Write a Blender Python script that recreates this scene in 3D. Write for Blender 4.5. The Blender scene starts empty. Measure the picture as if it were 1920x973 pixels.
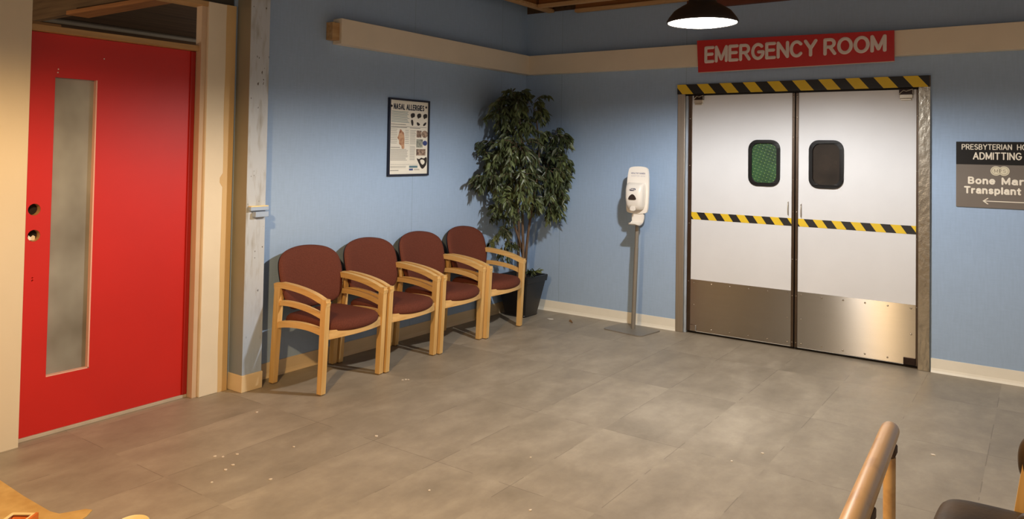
import bpy, bmesh, math, random
from mathutils import Vector, Matrix, noise
random.seed(7)
PI = math.pi
sc = bpy.context.scene
col = bpy.data.collections.new('set'); sc.collection.children.link(col)
R = math.radians

# ------------------------------------------------------------------ materials
def s2l(c):
    return tuple((x/12.92 if x <= .04045 else ((x+.055)/1.055)**2.4) for x in c)
def rgb(r, g, b): return s2l((r/255, g/255, b/255)) + (1,)

def mat(name, c, rough=.6, metal=0, spec=.5, var=0, vscale=6, c2=None, bump=0, bscale=60, stretch=(1,1,1),
        emit=None, es=0, detail=4, lo=.35, hi=.65, trans=0, island=0, coat=0):
    m = bpy.data.materials.new(name); m.use_nodes = True
    nt = m.node_tree; N = nt.nodes; L = nt.links
    b = N['Principled BSDF']
    b.inputs['Roughness'].default_value = rough
    b.inputs['Metallic'].default_value = metal
    b.inputs['Specular IOR Level'].default_value = spec
    b.inputs['Transmission Weight'].default_value = trans
    b.inputs['Coat Weight'].default_value = coat
    b.inputs['Base Color'].default_value = c
    if emit:
        b.inputs['Emission Color'].default_value = emit
        b.inputs['Emission Strength'].default_value = es
    tc = N.new('ShaderNodeTexCoord')
    mp = N.new('ShaderNodeMapping'); mp.inputs['Scale'].default_value = stretch
    L.new(tc.outputs['Object'], mp.inputs['Vector'])
    if c2 or var:
        n = N.new('ShaderNodeTexNoise'); n.inputs['Scale'].default_value = vscale; n.inputs['Detail'].default_value = detail
        L.new(mp.outputs['Vector'], n.inputs['Vector'])
        r = N.new('ShaderNodeValToRGB')
        r.color_ramp.elements[0].position = lo; r.color_ramp.elements[1].position = hi
        if c2 is None:
            c2 = tuple(x*(1-var) for x in c[:3]) + (1,)
        r.color_ramp.elements[0].color = c2; r.color_ramp.elements[1].color = c
        L.new(n.outputs['Fac'], r.inputs['Fac']); L.new(r.outputs['Color'], b.inputs['Base Color'])
        src = r.outputs['Color']
        if island:
            g = N.new('ShaderNodeNewGeometry'); hs = N.new('ShaderNodeHueSaturation')
            mr = N.new('ShaderNodeMapRange'); mr.inputs['To Min'].default_value = 1-island; mr.inputs['To Max'].default_value = 1+island
            L.new(g.outputs['Random Per Island'], mr.inputs['Value']); L.new(mr.outputs['Result'], hs.inputs['Value'])
            L.new(src, hs.inputs['Color']); L.new(hs.outputs['Color'], b.inputs['Base Color'])
    if bump:
        n2 = N.new('ShaderNodeTexNoise'); n2.inputs['Scale'].default_value = bscale; n2.inputs['Detail'].default_value = 3
        L.new(mp.outputs['Vector'], n2.inputs['Vector'])
        bp = N.new('ShaderNodeBump'); bp.inputs['Strength'].default_value = bump; bp.inputs['Distance'].default_value = .01
        L.new(n2.outputs['Fac'], bp.inputs['Height']); L.new(bp.outputs['Normal'], b.inputs['Normal'])
    return m

def wall_mat(name, c, seam_axis, seams, grime=None):
    """painted, finely woven wall covering with narrow panel seams"""
    m = mat(name, c, rough=.62, spec=.35)
    nt = m.node_tree; N = nt.nodes; L = nt.links; b = N['Principled BSDF']
    tc = [n for n in N if n.type == 'TEX_COORD'][0]
    big = N.new('ShaderNodeTexNoise'); big.inputs['Scale'].default_value = 1.1; big.inputs['Detail'].default_value = 3
    L.new(tc.outputs['Object'], big.inputs['Vector'])
    mp = N.new('ShaderNodeMapping'); mp.inputs['Scale'].default_value = (70, 70, 9)
    L.new(tc.outputs['Object'], mp.inputs['Vector'])
    fine = N.new('ShaderNodeTexNoise'); fine.inputs['Scale'].default_value = 1.; fine.inputs['Detail'].default_value = 3
    L.new(mp.outputs['Vector'], fine.inputs['Vector'])
    mp2 = N.new('ShaderNodeMapping'); mp2.inputs['Scale'].default_value = (14, 14, 90)
    L.new(tc.outputs['Object'], mp2.inputs['Vector'])
    fine2 = N.new('ShaderNodeTexNoise'); fine2.inputs['Scale'].default_value = 1.; fine2.inputs['Detail'].default_value = 2
    L.new(mp2.outputs['Vector'], fine2.inputs['Vector'])
    def math_(op, a, bb=None):
        n = N.new('ShaderNodeMath'); n.operation = op
        for i, v in enumerate((a, bb)):
            if v is None: continue
            if isinstance(v, (int, float)): n.inputs[i].default_value = v
            else: L.new(v, n.inputs[i])
        return n.outputs[0]
    s = math_('ADD', math_('MULTIPLY', fine.outputs['Fac'], .15), math_('MULTIPLY', fine2.outputs['Fac'], .11))
    s = math_('ADD', s, math_('MULTIPLY', big.outputs['Fac'], .16))
    fac = math_('ADD', s, .79)
    sx = N.new('ShaderNodeSeparateXYZ'); L.new(tc.outputs['Object'], sx.inputs[0])
    for q in seams:
        d = math_('ABSOLUTE', math_('SUBTRACT', sx.outputs[seam_axis], q))
        near = math_('LESS_THAN', d, .0035)
        fac = math_('MULTIPLY', fac, math_('SUBTRACT', 1., math_('MULTIPLY', near, .18)))
    mx = N.new('ShaderNodeMix'); mx.data_type = 'RGBA'; mx.blend_type = 'MULTIPLY'; mx.inputs['Factor'].default_value = 1
    mx.inputs['A'].default_value = c
    cb = N.new('ShaderNodeCombineColor')
    for i in range(3): L.new(fac, cb.inputs[i])
    L.new(cb.outputs[0], mx.inputs['B']); L.new(mx.outputs['Result'], b.inputs['Base Color'])
    bp = N.new('ShaderNodeBump'); bp.inputs['Strength'].default_value = .12; bp.inputs['Distance'].default_value = .004
    L.new(s, bp.inputs['Height']); L.new(bp.outputs['Normal'], b.inputs['Normal'])
    return m

def floor_mat():
    m = bpy.data.materials.new('vinyl_floor'); m.use_nodes = True
    nt = m.node_tree; N = nt.nodes; L = nt.links; b = N['Principled BSDF']
    tc = N.new('ShaderNodeTexCoord'); sx = N.new('ShaderNodeSeparateXYZ'); L.new(tc.outputs['Object'], sx.inputs[0])
    def M(op, a, bb=None, cc=None):
        n = N.new('ShaderNodeMath'); n.operation = op
        for i, v in enumerate((a, bb, cc)):
            if v is None: continue
            if isinstance(v, (int, float)): n.inputs[i].default_value = v
            else: L.new(v, n.inputs[i])
        return n.outputs[0]
    u = M('DIVIDE', M('SUBTRACT', sx.outputs[0], 1.805 - 4.45), .445)
    v = M('DIVIDE', M('SUBTRACT', sx.outputs[1], -2.48 - 9.1), .91)
    fu, fv = M('FRACT', u), M('FRACT', v)
    du = M('MULTIPLY', M('MINIMUM', fu, M('SUBTRACT', 1., fu)), .445)
    dv = M('MULTIPLY', M('MINIMUM', fv, M('SUBTRACT', 1., fv)), .91)
    d = M('MINIMUM', du, dv)
    nb = N.new('ShaderNodeTexNoise'); nb.inputs['Scale'].default_value = 3.0; nb.inputs['Detail'].default_value = 2
    L.new(tc.outputs['Object'], nb.inputs['Vector'])
    seam = M('MULTIPLY', M('LESS_THAN', d, .0022), M('MULTIPLY', M('GREATER_THAN', nb.outputs['Fac'], .5), .3))
    cid = N.new('ShaderNodeCombineXYZ'); L.new(M('FLOOR', u), cid.inputs[0]); L.new(M('FLOOR', v), cid.inputs[1])
    wn = N.new('ShaderNodeTexWhiteNoise'); wn.noise_dimensions = '3D'; L.new(cid.outputs[0], wn.inputs['Vector'])
    # streaks running with the long side of the tiles, shifted tile by tile
    mp = N.new('ShaderNodeMapping'); mp.inputs['Scale'].default_value = (5.0, 2.6, 1)
    ad = N.new('ShaderNodeVectorMath'); ad.operation = 'ADD'
    sc_ = N.new('ShaderNodeVectorMath'); sc_.operation = 'SCALE'; sc_.inputs['Scale'].default_value = 1.3
    L.new(wn.outputs['Color'], sc_.inputs[0]); L.new(tc.outputs['Object'], ad.inputs[0]); L.new(sc_.outputs[0], ad.inputs[1])
    L.new(ad.outputs[0], mp.inputs['Vector'])
    n1 = N.new('ShaderNodeTexNoise'); n1.inputs['Scale'].default_value = 1.; n1.inputs['Detail'].default_value = 8; n1.inputs['Roughness'].default_value = .62
    n1.inputs['Distortion'].default_value = .2
    L.new(mp.outputs['Vector'], n1.inputs['Vector'])
    r = N.new('ShaderNodeValToRGB')
    e = r.color_ramp.elements
    e[0].position = .25; e[0].color = rgb(139, 129, 113)
    e[1].position = .75; e[1].color = rgb(175, 164, 146)
    x = e.new(.5); x.color = rgb(157, 146, 129)
    L.new(n1.outputs['Fac'], r.inputs['Fac'])
    # soft footprints and scuffs
    n2 = N.new('ShaderNodeTexNoise'); n2.inputs['Scale'].default_value = 14; n2.inputs['Detail'].default_value = 9; n2.inputs['Roughness'].default_value = .7
    L.new(tc.outputs['Object'], n2.inputs['Vector'])
    sc2 = M('ADD', M('MULTIPLY', n2.outputs['Fac'], .3), .85)
    tint = M('ADD', M('MULTIPLY', wn.outputs['Value'], .14), .92)
    f = M('MULTIPLY', M('MULTIPLY', tint, sc2), M('SUBTRACT', 1., seam))
    cb = N.new('ShaderNodeCombineColor')
    for i in range(3): L.new(f, cb.inputs[i])
    mx = N.new('ShaderNodeMix'); mx.data_type = 'RGBA'; mx.blend_type = 'MULTIPLY'; mx.inputs['Factor'].default_value = 1
    L.new(r.outputs['Color'], mx.inputs['A']); L.new(cb.outputs[0], mx.inputs['B'])
    L.new(mx.outputs['Result'], b.inputs['Base Color'])
    rr = M('ADD', M('MULTIPLY', n1.outputs['Fac'], .25), .36); L.new(rr, b.inputs['Roughness'])
    b.inputs['Specular IOR Level'].default_value = .35
    bp = N.new('ShaderNodeBump'); bp.inputs['Strength'].default_value = .12; bp.inputs['Distance'].default_value = .004
    L.new(M('SUBTRACT', n2.outputs['Fac'], M('MULTIPLY', seam, 2.)), bp.inputs['Height']); L.new(bp.outputs['Normal'], b.inputs['Normal'])
    return m

def hazard_mat(name, period, slope, x0, z0, worn=0):
    """black and yellow slanted stripes along x (stripe edges lean by `slope` = dx/dz)"""
    m = mat(name, rgb(0, 0, 0), rough=.45)
    nt = m.node_tree; N = nt.nodes; L = nt.links; b = N['Principled BSDF']
    tc = [n for n in N if n.type == 'TEX_COORD'][0]
    sx = N.new('ShaderNodeSeparateXYZ'); L.new(tc.outputs['Object'], sx.inputs[0])
    def M(op, a, bb=None):
        n = N.new('ShaderNodeMath'); n.operation = op
        for i, v in enumerate((a, bb)):
            if v is None: continue
            if isinstance(v, (int, float)): n.inputs[i].default_value = v
            else: L.new(v, n.inputs[i])
        return n.outputs[0]
    w = M('ADD', M('SUBTRACT', sx.outputs[0], x0), M('MULTIPLY', M('SUBTRACT', sx.outputs[2], z0), slope))
    t = M('GREATER_THAN', M('FRACT', M('ADD', M('DIVIDE', w, period), 20.)), .5)
    mx = N.new('ShaderNodeMix'); mx.data_type = 'RGBA'
    mx.inputs['A'].default_value = rgb(24, 23, 24); mx.inputs['B'].default_value = rgb(226, 190, 40)
    L.new(t, mx.inputs['Factor']); L.new(mx.outputs['Result'], b.inputs['Base Color'])
    return m

def wood_mat(name, c, c2, axis, rough=.45, scale=1):
    st = [38*scale, 38*scale, 38*scale]; st[axis] = 2.2*scale
    return mat(name, c, rough=rough, c2=c2, vscale=1., stretch=tuple(st), detail=5, lo=.3, hi=.7, spec=.4, bump=.05, bscale=1)

M = {}
M['blue_l'] = wall_mat('blue_wall_covering_left', rgb(157, 180, 208), 1, (-1.65, -.42))
M['blue_b'] = wall_mat('blue_wall_covering_back', rgb(157, 180, 208), 0, (.42, 1.70))
M['cream_wall'] = mat('cream_wall_paint', rgb(220, 206, 180), rough=.6, var=.06, vscale=3, bump=.05, bscale=50, stretch=(1, 1, .3))
M['cream_trim'] = mat('cream_trim_paint', rgb(232, 219, 196), rough=.55, var=.05, vscale=4)
M['cream_casing'] = mat('cream_casing_paint', rgb(230, 218, 194), rough=.6, var=.05, vscale=5, bump=.05, bscale=30)
M['tan_casing'] = mat('tan_casing_paint', rgb(212, 180, 128), rough=.6, var=.06, vscale=5)
M['jamb'] = mat('peach_jamb_paint', rgb(206, 178, 148), rough=.6, var=.06, vscale=5)
M['raw_wood'] = wood_mat('raw_pine', rgb(196, 160, 112), rgb(170, 132, 86), 1, .65)
M['raw_wood_x'] = wood_mat('raw_pine_along', rgb(170, 112, 62), rgb(138, 86, 44), 0, .7)
M['red_wood'] = mat('reddish_board', rgb(110, 58, 40), rough=.7, var=.2, vscale=8)
M['flange'] = wood_mat('pale_flange_wood', rgb(205, 165, 118), rgb(180, 138, 92), 0, .7)
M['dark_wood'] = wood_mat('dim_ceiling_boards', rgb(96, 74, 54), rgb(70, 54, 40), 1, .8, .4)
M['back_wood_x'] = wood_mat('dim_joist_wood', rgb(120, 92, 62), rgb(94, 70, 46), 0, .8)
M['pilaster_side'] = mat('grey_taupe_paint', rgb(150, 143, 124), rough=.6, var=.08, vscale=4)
M['pilaster'] = mat('worn_grey_paint', rgb(188, 194, 200), rough=.6, c2=rgb(158, 156, 150), vscale=1, stretch=(22, 22, 5), lo=.28, hi=.5, detail=6, bump=.25, bscale=2)
_p = M['pilaster'].node_tree; _b = _p.nodes['Principled BSDF']; _src = _b.inputs['Base Color'].links[0].from_socket
_tc = [n for n in _p.nodes if n.type == 'TEX_COORD'][0]
_mp = _p.nodes.new('ShaderNodeMapping'); _mp.inputs['Scale'].default_value = (1, 1, .45); _p.links.new(_tc.outputs['Object'], _mp.inputs['Vector'])
_nz = _p.nodes.new('ShaderNodeTexNoise'); _nz.inputs['Scale'].default_value = 55; _nz.inputs['Detail'].default_value = 1; _p.links.new(_mp.outputs['Vector'], _nz.inputs['Vector'])
_gt = _p.nodes.new('ShaderNodeMath'); _gt.operation = 'GREATER_THAN'; _gt.inputs[1].default_value = .745; _p.links.new(_nz.outputs['Fac'], _gt.inputs[0])
_mx = _p.nodes.new('ShaderNodeMix'); _mx.data_type = 'RGBA'; _mx.inputs['B'].default_value = rgb(84, 78, 70)
_p.links.new(_gt.outputs[0], _mx.inputs['Factor']); _p.links.new(_src, _mx.inputs['A']); _p.links.new(_mx.outputs['Result'], _b.inputs['Base Color'])
M['jamb_reflection'] = mat('blue_reflection_tone', rgb(168, 182, 200), rough=.6, c2=rgb(150, 156, 160), vscale=1, stretch=(22, 22, 5), lo=.3, hi=.6, detail=6, bump=.2, bscale=2)  # light-blue reflection on the jamb return, painted in as colour
def low_blue(m, c):
    """older blue-grey paint showing on the lowest stretch of the pilaster"""
    nt = m.node_tree; N = nt.nodes; L = nt.links; b = N['Principled BSDF']; src = b.inputs['Base Color'].links[0].from_socket
    tc = [n for n in N if n.type == 'TEX_COORD'][0]; sx = N.new('ShaderNodeSeparateXYZ'); L.new(tc.outputs['Object'], sx.inputs[0])
    mr = N.new('ShaderNodeMapRange'); mr.inputs['From Min'].default_value = .75; mr.inputs['From Max'].default_value = .2
    L.new(sx.outputs[2], mr.inputs['Value'])
    mx = N.new('ShaderNodeMix'); mx.data_type = 'RGBA'; mx.inputs['B'].default_value = c
    L.new(mr.outputs['Result'], mx.inputs['Factor']); L.new(src, mx.inputs['A']); L.new(mx.outputs['Result'], b.inputs['Base Color'])
low_blue(M['pilaster_side'], rgb(132, 142, 152)); low_blue(M['pilaster'], rgb(164, 182, 206))
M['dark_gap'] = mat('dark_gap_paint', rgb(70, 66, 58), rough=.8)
M['floor'] = floor_mat()
M['base_l'] = mat('tan_vinyl_base', rgb(226, 202, 160), rough=.45, var=.08, vscale=5)
M['base_b'] = mat('cream_vinyl_base', rgb(240, 236, 222), rough=.42, var=.06, vscale=5)
M['red'] = mat('red_door_paint', rgb(198, 34, 26), rough=.42, var=.06, vscale=2.5, spec=.45, bump=.02, bscale=40)
M['red_shaded'] = mat('shaded_red_paint', rgb(160, 22, 14), rough=.5)  # door stop's shade under grazing light, put into a darker red
M['frost'] = mat('frosted_glass', rgb(166, 166, 158), rough=.38, c2=rgb(120, 116, 106), vscale=3.2, stretch=(1, 1, .8), detail=3, lo=.3, hi=.68, trans=.12, spec=.5)
M['reveal'] = mat('pale_pink_reveal', rgb(226, 176, 158), rough=.5)
M['hole_dark'] = mat('dark_bore', rgb(30, 20, 16), rough=.8)
M['paper_white'] = mat('white_paper', rgb(235, 230, 220), rough=.7, var=.05, vscale=20)
M['white_door'] = mat('white_door_panel', rgb(221, 222, 224), rough=.4, var=.04, vscale=3, spec=.4)
M['steel'] = mat('brushed_steel', rgb(182, 174, 162), rough=.5, metal=1, var=.12, vscale=1, stretch=(60, 60, 2), bump=.04, bscale=1)
M['threshold'] = mat('pale_threshold', rgb(190, 178, 160), rough=.5, var=.1, vscale=9)
M['kick'] = mat('brushed_kick_plate', rgb(176, 173, 168), rough=.245, metal=1, var=.04, vscale=1, stretch=(3, 3, 70))
_k = M['kick'].node_tree; _t = _k.nodes.new('ShaderNodeTangent'); _t.direction_type = 'RADIAL'; _t.axis = 'Z'
_kb = _k.nodes['Principled BSDF']
_kb.inputs['Anisotropic'].default_value = 1.; _kb.inputs['Anisotropic Rotation'].default_value = .25; _k.links.new(_t.outputs[0], _kb.inputs['Tangent'])
M['steel_dark'] = mat('dark_edge_steel', rgb(96, 84, 74), rough=.35, metal=1, var=.15, vscale=8)
M['rivet'] = mat('rivet_steel', rgb(200, 190, 175), rough=.25, metal=1)
M['hammered'] = mat('wavy_steel', rgb(182, 176, 164), rough=.25, metal=1, var=.15, vscale=12, bump=.35, bscale=34, stretch=(1, 1, .6))
M['black_gap'] = mat('black_gap', rgb(18, 14, 13), rough=.8)
M['gasket'] = mat('black_rubber', rgb(20, 19, 19), rough=.5, spec=.25)
M['hinge'] = mat('dark_hinge_metal', rgb(60, 48, 44), rough=.35, metal=.8, var=.3, vscale=40)
M['hinge_plate'] = mat('hinge_plate_metal', rgb(196, 188, 172), rough=.35, metal=.7)
M['haz_head'] = hazard_mat('hazard_tape_wide', .2005, .83, 1.702, 2.155)
M['haz_l'] = hazard_mat('hazard_tape_narrow', .139, .7, 1.834, 1.045)
M['sign_red'] = mat('red_sign_face', rgb(196, 42, 42), rough=.35, var=.05, vscale=3)
M['sign_edge'] = mat('pale_sign_edge', rgb(205, 190, 180), rough=.4)
M['letter'] = mat('pale_lettering', rgb(226, 214, 208), rough=.5)
M['black_sign'] = mat('black_sign_face', rgb(14, 12, 12), rough=.3)
M['grey_sign'] = mat('taupe_sign_face', rgb(116, 106, 96), rough=.45, var=.05, vscale=6)
M['cream_letter'] = mat('cream_lettering', rgb(240, 230, 210), rough=.5)
M['emblem'] = mat('emblem_cream', rgb(222, 212, 184), rough=.5)
M['emblem_ink'] = mat('emblem_ink', rgb(120, 108, 84), rough=.5)
M['navy'] = mat('navy_frame', rgb(22, 26, 46), rough=.35)
M['poster'] = mat('poster_paper', rgb(240, 234, 218), rough=.35, var=.03, vscale=9)
M['ink'] = mat('navy_ink', rgb(26, 30, 52), rough=.5)
M['ink_grey'] = mat('grey_ink', rgb(160, 156, 146), rough=.6)
M['ink_dark'] = mat('dark_ink', rgb(52, 44, 40), rough=.6, var=.5, vscale=60)
M['ink_teal'] = mat('teal_ink', rgb(96, 128, 136), rough=.6)
M['ink_blue'] = mat('blue_ink', rgb(58, 72, 128), rough=.6)
M['flesh'] = mat('flesh_print', rgb(206, 164, 128), rough=.6, c2=rgb(150, 88, 60), vscale=30, lo=.35, hi=.6)
M['photo_a'] = mat('photo_print_brown', rgb(186, 160, 138), rough=.6, c2=rgb(92, 72, 62), vscale=45)
M['photo_b'] = mat('photo_print_grey', rgb(176, 176, 160), rough=.6, c2=rgb(96, 104, 96), vscale=45)
M['oak'] = wood_mat('honey_oak', rgb(230, 192, 128), rgb(208, 164, 98), 2)
M['oak_x'] = wood_mat('honey_oak_arm', rgb(231, 194, 130), rgb(210, 166, 100), 0)
M['oak_y'] = wood_mat('honey_oak_rail', rgb(228, 190, 128), rgb(206, 162, 98), 1)
M['fabric'] = mat('maroon_fabric', rgb(106, 57, 43), rough=.85, var=.22, vscale=150, spec=.2, bump=.12, bscale=220)
M['shell'] = mat('dark_back_shell', rgb(44, 34, 32), rough=.6)
M['foot'] = mat('foot_glide', rgb(120, 96, 66), rough=.6)
M['pot'] = mat('black_plastic_pot', rgb(26, 23, 22), rough=.35, var=.2, vscale=8)
M['soil'] = mat('dark_moss', rgb(46, 38, 28), rough=.9, var=.5, vscale=40, bump=.5, bscale=60)
M['bark'] = mat('ficus_bark', rgb(120, 96, 74), rough=.8, c2=rgb(78, 60, 46), vscale=1, stretch=(40, 40, 8), bump=.3, bscale=1)
M['leaf'] = mat('ficus_leaf', rgb(98, 108, 66), rough=.42, c2=rgb(42, 52, 34), vscale=3.0, spec=.5, island=.45)
M['leaf_dry'] = mat('dry_leaf', rgb(140, 110, 76), rough=.7)
M['white_plastic'] = mat('white_plastic', rgb(238, 232, 222), rough=.3, var=.02, vscale=5)
M['board_white'] = mat('matte_white_board', rgb(240, 234, 224), rough=.4)
M['grey_metal'] = mat('grey_painted_steel', rgb(142, 136, 126), rough=.4, metal=.3, var=.05, vscale=20)
M['label_blue'] = mat('dark_blue_label', rgb(28, 36, 84), rough=.4)
M['label_text'] = mat('grey_blue_print', rgb(110, 110, 138), rough=.5)
M['label_faint'] = mat('pale_grey_print', rgb(206, 202, 202), rough=.5)
M['sensor'] = mat('dark_sensor', rgb(52, 40, 32), rough=.25)
M['shade'] = mat('dark_lamp_shade', rgb(62, 56, 54), rough=.45, metal=.3)
M['bulb'] = mat('lit_diffuser', rgb(255, 250, 240), emit=(1, .95, .86, 1), es=14)
M['rail'] = mat('tan_rail_paint', rgb(206, 168, 116), rough=.28, c2=rgb(168, 128, 82), vscale=14, lo=.32, hi=.5, detail=6, spec=.6, stretch=(1, .5, 1))
M['bracket'] = mat('dark_bracket', rgb(76, 54, 36), rough=.6, var=.4, vscale=50)
M['vinyl'] = mat('brown_vinyl', rgb(78, 60, 36), rough=.45, c2=rgb(56, 43, 27), vscale=9, spec=.22, bump=.1, bscale=90)
M['kraft'] = mat('kraft_sheet', rgb(216, 178, 108), rough=.7, c2=rgb(198, 156, 88), vscale=12, detail=6, bump=.1, bscale=30)
M['orange'] = mat('orange_card', rgb(230, 122, 44), rough=.5, var=.15, vscale=30)
M['cream_card'] = mat('cream_card', rgb(246, 222, 160), rough=.5)
M['tub'] = mat('cream_paper_tub', rgb(244, 226, 170), rough=.45)
M['debris'] = mat('plaster_specks', rgb(226, 214, 196), rough=.8)
M['silver'] = mat('silver_cap', rgb(220, 214, 200), rough=.25, metal=.8)

def green_pane():
    m = mat('green_studded_glass', rgb(44, 84, 46), rough=.45, c2=rgb(30, 62, 32), vscale=6, spec=.4)
    nt = m.node_tree; N = nt.nodes; L = nt.links; b = N['Principled BSDF']
    tc = [n for n in N if n.type == 'TEX_COORD'][0]
    sx = N.new('ShaderNodeSeparateXYZ'); L.new(tc.outputs['Object'], sx.inputs[0])
    def Mt(op, a, bb=None):
        n = N.new('ShaderNodeMath'); n.operation = op
        for i, v in enumerate((a, bb)):
            if v is None: continue
            if isinstance(v, (int, float)): n.inputs[i].default_value = v
            else: L.new(v, n.inputs[i])
        return n.outputs[0]
    k = 2*PI/.042
    h = Mt('MULTIPLY', Mt('SINE', Mt('MULTIPLY', Mt('ADD', sx.outputs[0], Mt('MULTIPLY', sx.outputs[2], .5)), k)),
           Mt('SINE', Mt('MULTIPLY', Mt('SUBTRACT', sx.outputs[2], Mt('MULTIPLY', sx.outputs[0], .35)), k)))
    dot = Mt('GREATER_THAN', h, .86)
    old = b.inputs['Base Color'].links[0].from_socket
    mx = N.new('ShaderNodeMix'); mx.data_type = 'RGBA'; mx.inputs['B'].default_value = rgb(120, 150, 70)
    L.new(dot, mx.inputs['Factor']); L.new(old, mx.inputs['A']); L.new(mx.outputs['Result'], b.inputs['Base Color'])
    bp = N.new('ShaderNodeBump'); bp.inputs['Strength'].default_value = .15; bp.inputs['Distance'].default_value = .003
    L.new(h, bp.inputs['Height']); L.new(bp.outputs['Normal'], b.inputs['Normal'])
    return m
M['green'] = green_pane()
M['dark_glass'] = mat('dark_glass', rgb(48, 40, 34), rough=.12, c2=rgb(30, 25, 22), vscale=5, spec=.7)

# ------------------------------------------------------------------ mesh helpers
def new(): return bmesh.new()
def obj(name, bm, material, parent=None, world=True, smooth=None, label=None):
    """link bm as ONE mesh object; with world=True the verts are world coordinates"""
    me = bpy.data.meshes.new(name)
    if parent is not None and world:
        mw = parent_world(parent)
        bmesh.ops.transform(bm, matrix=mw.inverted(), verts=bm.verts)
    bmesh.ops.recalc_face_normals(bm, faces=bm.faces)
    bm.to_mesh(me); bm.free()
    me.materials.append(material)
    o = bpy.data.objects.new(name, me); col.objects.link(o)
    if parent is not None: o.parent = parent
    if smooth is not None:
        for p in me.polygons: p.use_smooth = True
        me.set_sharp_from_angle(angle=R(smooth))
    if label: o['label'] = label
    return o
def parent_world(p):
    m = p.matrix_basis.copy()
    while p.parent is not None:
        p = p.parent; m = p.matrix_basis @ m
    return m
def tag(o, label, cat, group=None, kind=None):
    o['label'] = label; o['category'] = cat
    if group: o['group'] = group
    if kind: o['kind'] = kind
    return o
def thing(name, label, cat, loc=(0, 0, 0), rz=0, group=None, kind=None):
    o = bpy.data.objects.new(name, None); col.objects.link(o)
    o.location = loc; o.rotation_euler = (0, 0, rz); o.empty_display_size = .05
    o.matrix_basis = Matrix.Translation(loc) @ Matrix.Rotation(rz, 4, 'Z')
    return tag(o, label, cat, group, kind)
def box(bm, a, b, bev=0, seg=2, rot=None):
    a, b = Vector(a), Vector(b)
    t = bmesh.new(); bmesh.ops.create_cube(t, size=1)
    d = b-a; c = (a+b)/2
    for v in t.verts: v.co = Vector((v.co.x*d.x, v.co.y*d.y, v.co.z*d.z))
    if bev: bmesh.ops.bevel(t, geom=t.edges[:], offset=bev, segments=seg, profile=.5, affect='EDGES')
    if rot is not None: bmesh.ops.transform(t, matrix=rot, verts=t.verts)
    for v in t.verts: v.co += c
    join(bm, t); return bm
def join(bm, t):
    me = bpy.data.meshes.new('tmp'); t.to_mesh(me); t.free(); bm.from_mesh(me); bpy.data.meshes.remove(me)
def B(a, b, bev=0, seg=2): return box(new(), a, b, bev, seg)
def tube(bm, pts, radii, n=10, cap=True):
    pts = [Vector(p) for p in pts]
    if isinstance(radii, (int, float)): radii = [radii]*len(pts)
    rings = []; up = None
    for i, p in enumerate(pts):
        d = (pts[min(i+1, len(pts)-1)]-pts[max(i-1, 0)]).normalized()
        if up is None: up = Vector((0, 0, 1)) if abs(d.z) < .9 else Vector((1, 0, 0))
        s = d.cross(up).normalized(); up = s.cross(d).normalized()
        rings.append([bm.verts.new(p+(s*math.cos(2*PI*k/n)+up*math.sin(2*PI*k/n))*radii[i]) for k in range(n)])
    for a, b in zip(rings, rings[1:]):
        for k in range(n): bm.faces.new((a[k], a[(k+1) % n], b[(k+1) % n], b[k]))
    if cap: bm.faces.new(rings[0]); bm.faces.new(rings[-1][::-1])
    return bm
def lathe(bm, prof, c, n=40, axis='Z', closed=False):
    c = Vector(c); rings = []
    for r, h in prof:
        ring = []
        for k in range(n):
            a = 2*PI*k/n
            if axis == 'Z': p = Vector((r*math.cos(a), r*math.sin(a), h))
            elif axis == 'Y': p = Vector((r*math.cos(a), h, r*math.sin(a)))
            else: p = Vector((h, r*math.cos(a), r*math.sin(a)))
            ring.append(bm.verts.new(c+p))
        rings.append(ring)
    for a, b in zip(rings, rings[1:]):
        for k in range(n): bm.faces.new((a[k], a[(k+1) % n], b[(k+1) % n], b[k]))
    if not closed:
        bm.faces.new(rings[0]); bm.faces.new(rings[-1])
    return bm
def prism(bm, poly, d0, d1, f):
    """extrude 2-D polygon; f(u,v,d) -> 3-D"""
    a = [bm.verts.new(f(u, v, d0)) for u, v in poly]; b = [bm.verts.new(f(u, v, d1)) for u, v in poly]
    n = len(poly)
    bm.faces.new(a); bm.faces.new(b[::-1])
    for k in range(n): bm.faces.new((a[k], b[k], b[(k+1) % n], a[(k+1) % n]))
    return bm
def bevel_all(bm, off, seg=2, ang=30):
    es = [e for e in bm.edges if len(e.link_faces) == 2 and e.calc_face_angle(0) > R(ang)]
    if es: bmesh.ops.bevel(bm, geom=es, offset=off, segments=seg, profile=.5, affect='EDGES')
    return bm
def chaikin(p, it=2, closed=True):
    for _ in range(it):
        q = []; n = len(p)
        rng = range(n) if closed else range(n-1)
        if not closed: q.append(p[0])
        for i in rng:
            a, b = p[i], p[(i+1) % n]
            q.append(tuple(.75*x+.25*y for x, y in zip(a, b))); q.append(tuple(.25*x+.75*y for x, y in zip(a, b)))
        if not closed: q.append(p[-1])
        p = q
    return p
def rrect(x0, x1, z0, z1, r, n=7):
    out = []
    for cx, cz, a0 in ((x1-r, z1-r, 0), (x0+r, z1-r, PI/2), (x0+r, z0+r, PI), (x1-r, z0+r, 1.5*PI)):
        for k in range(n+1):
            a = a0+PI/2*k/n; out.append((cx+r*math.cos(a), cz+r*math.sin(a)))
    return out
def circ(x, z, r, n=24): return [(x+r*math.cos(2*PI*k/n), z+r*math.sin(2*PI*k/n)) for k in range(n)]
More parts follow.
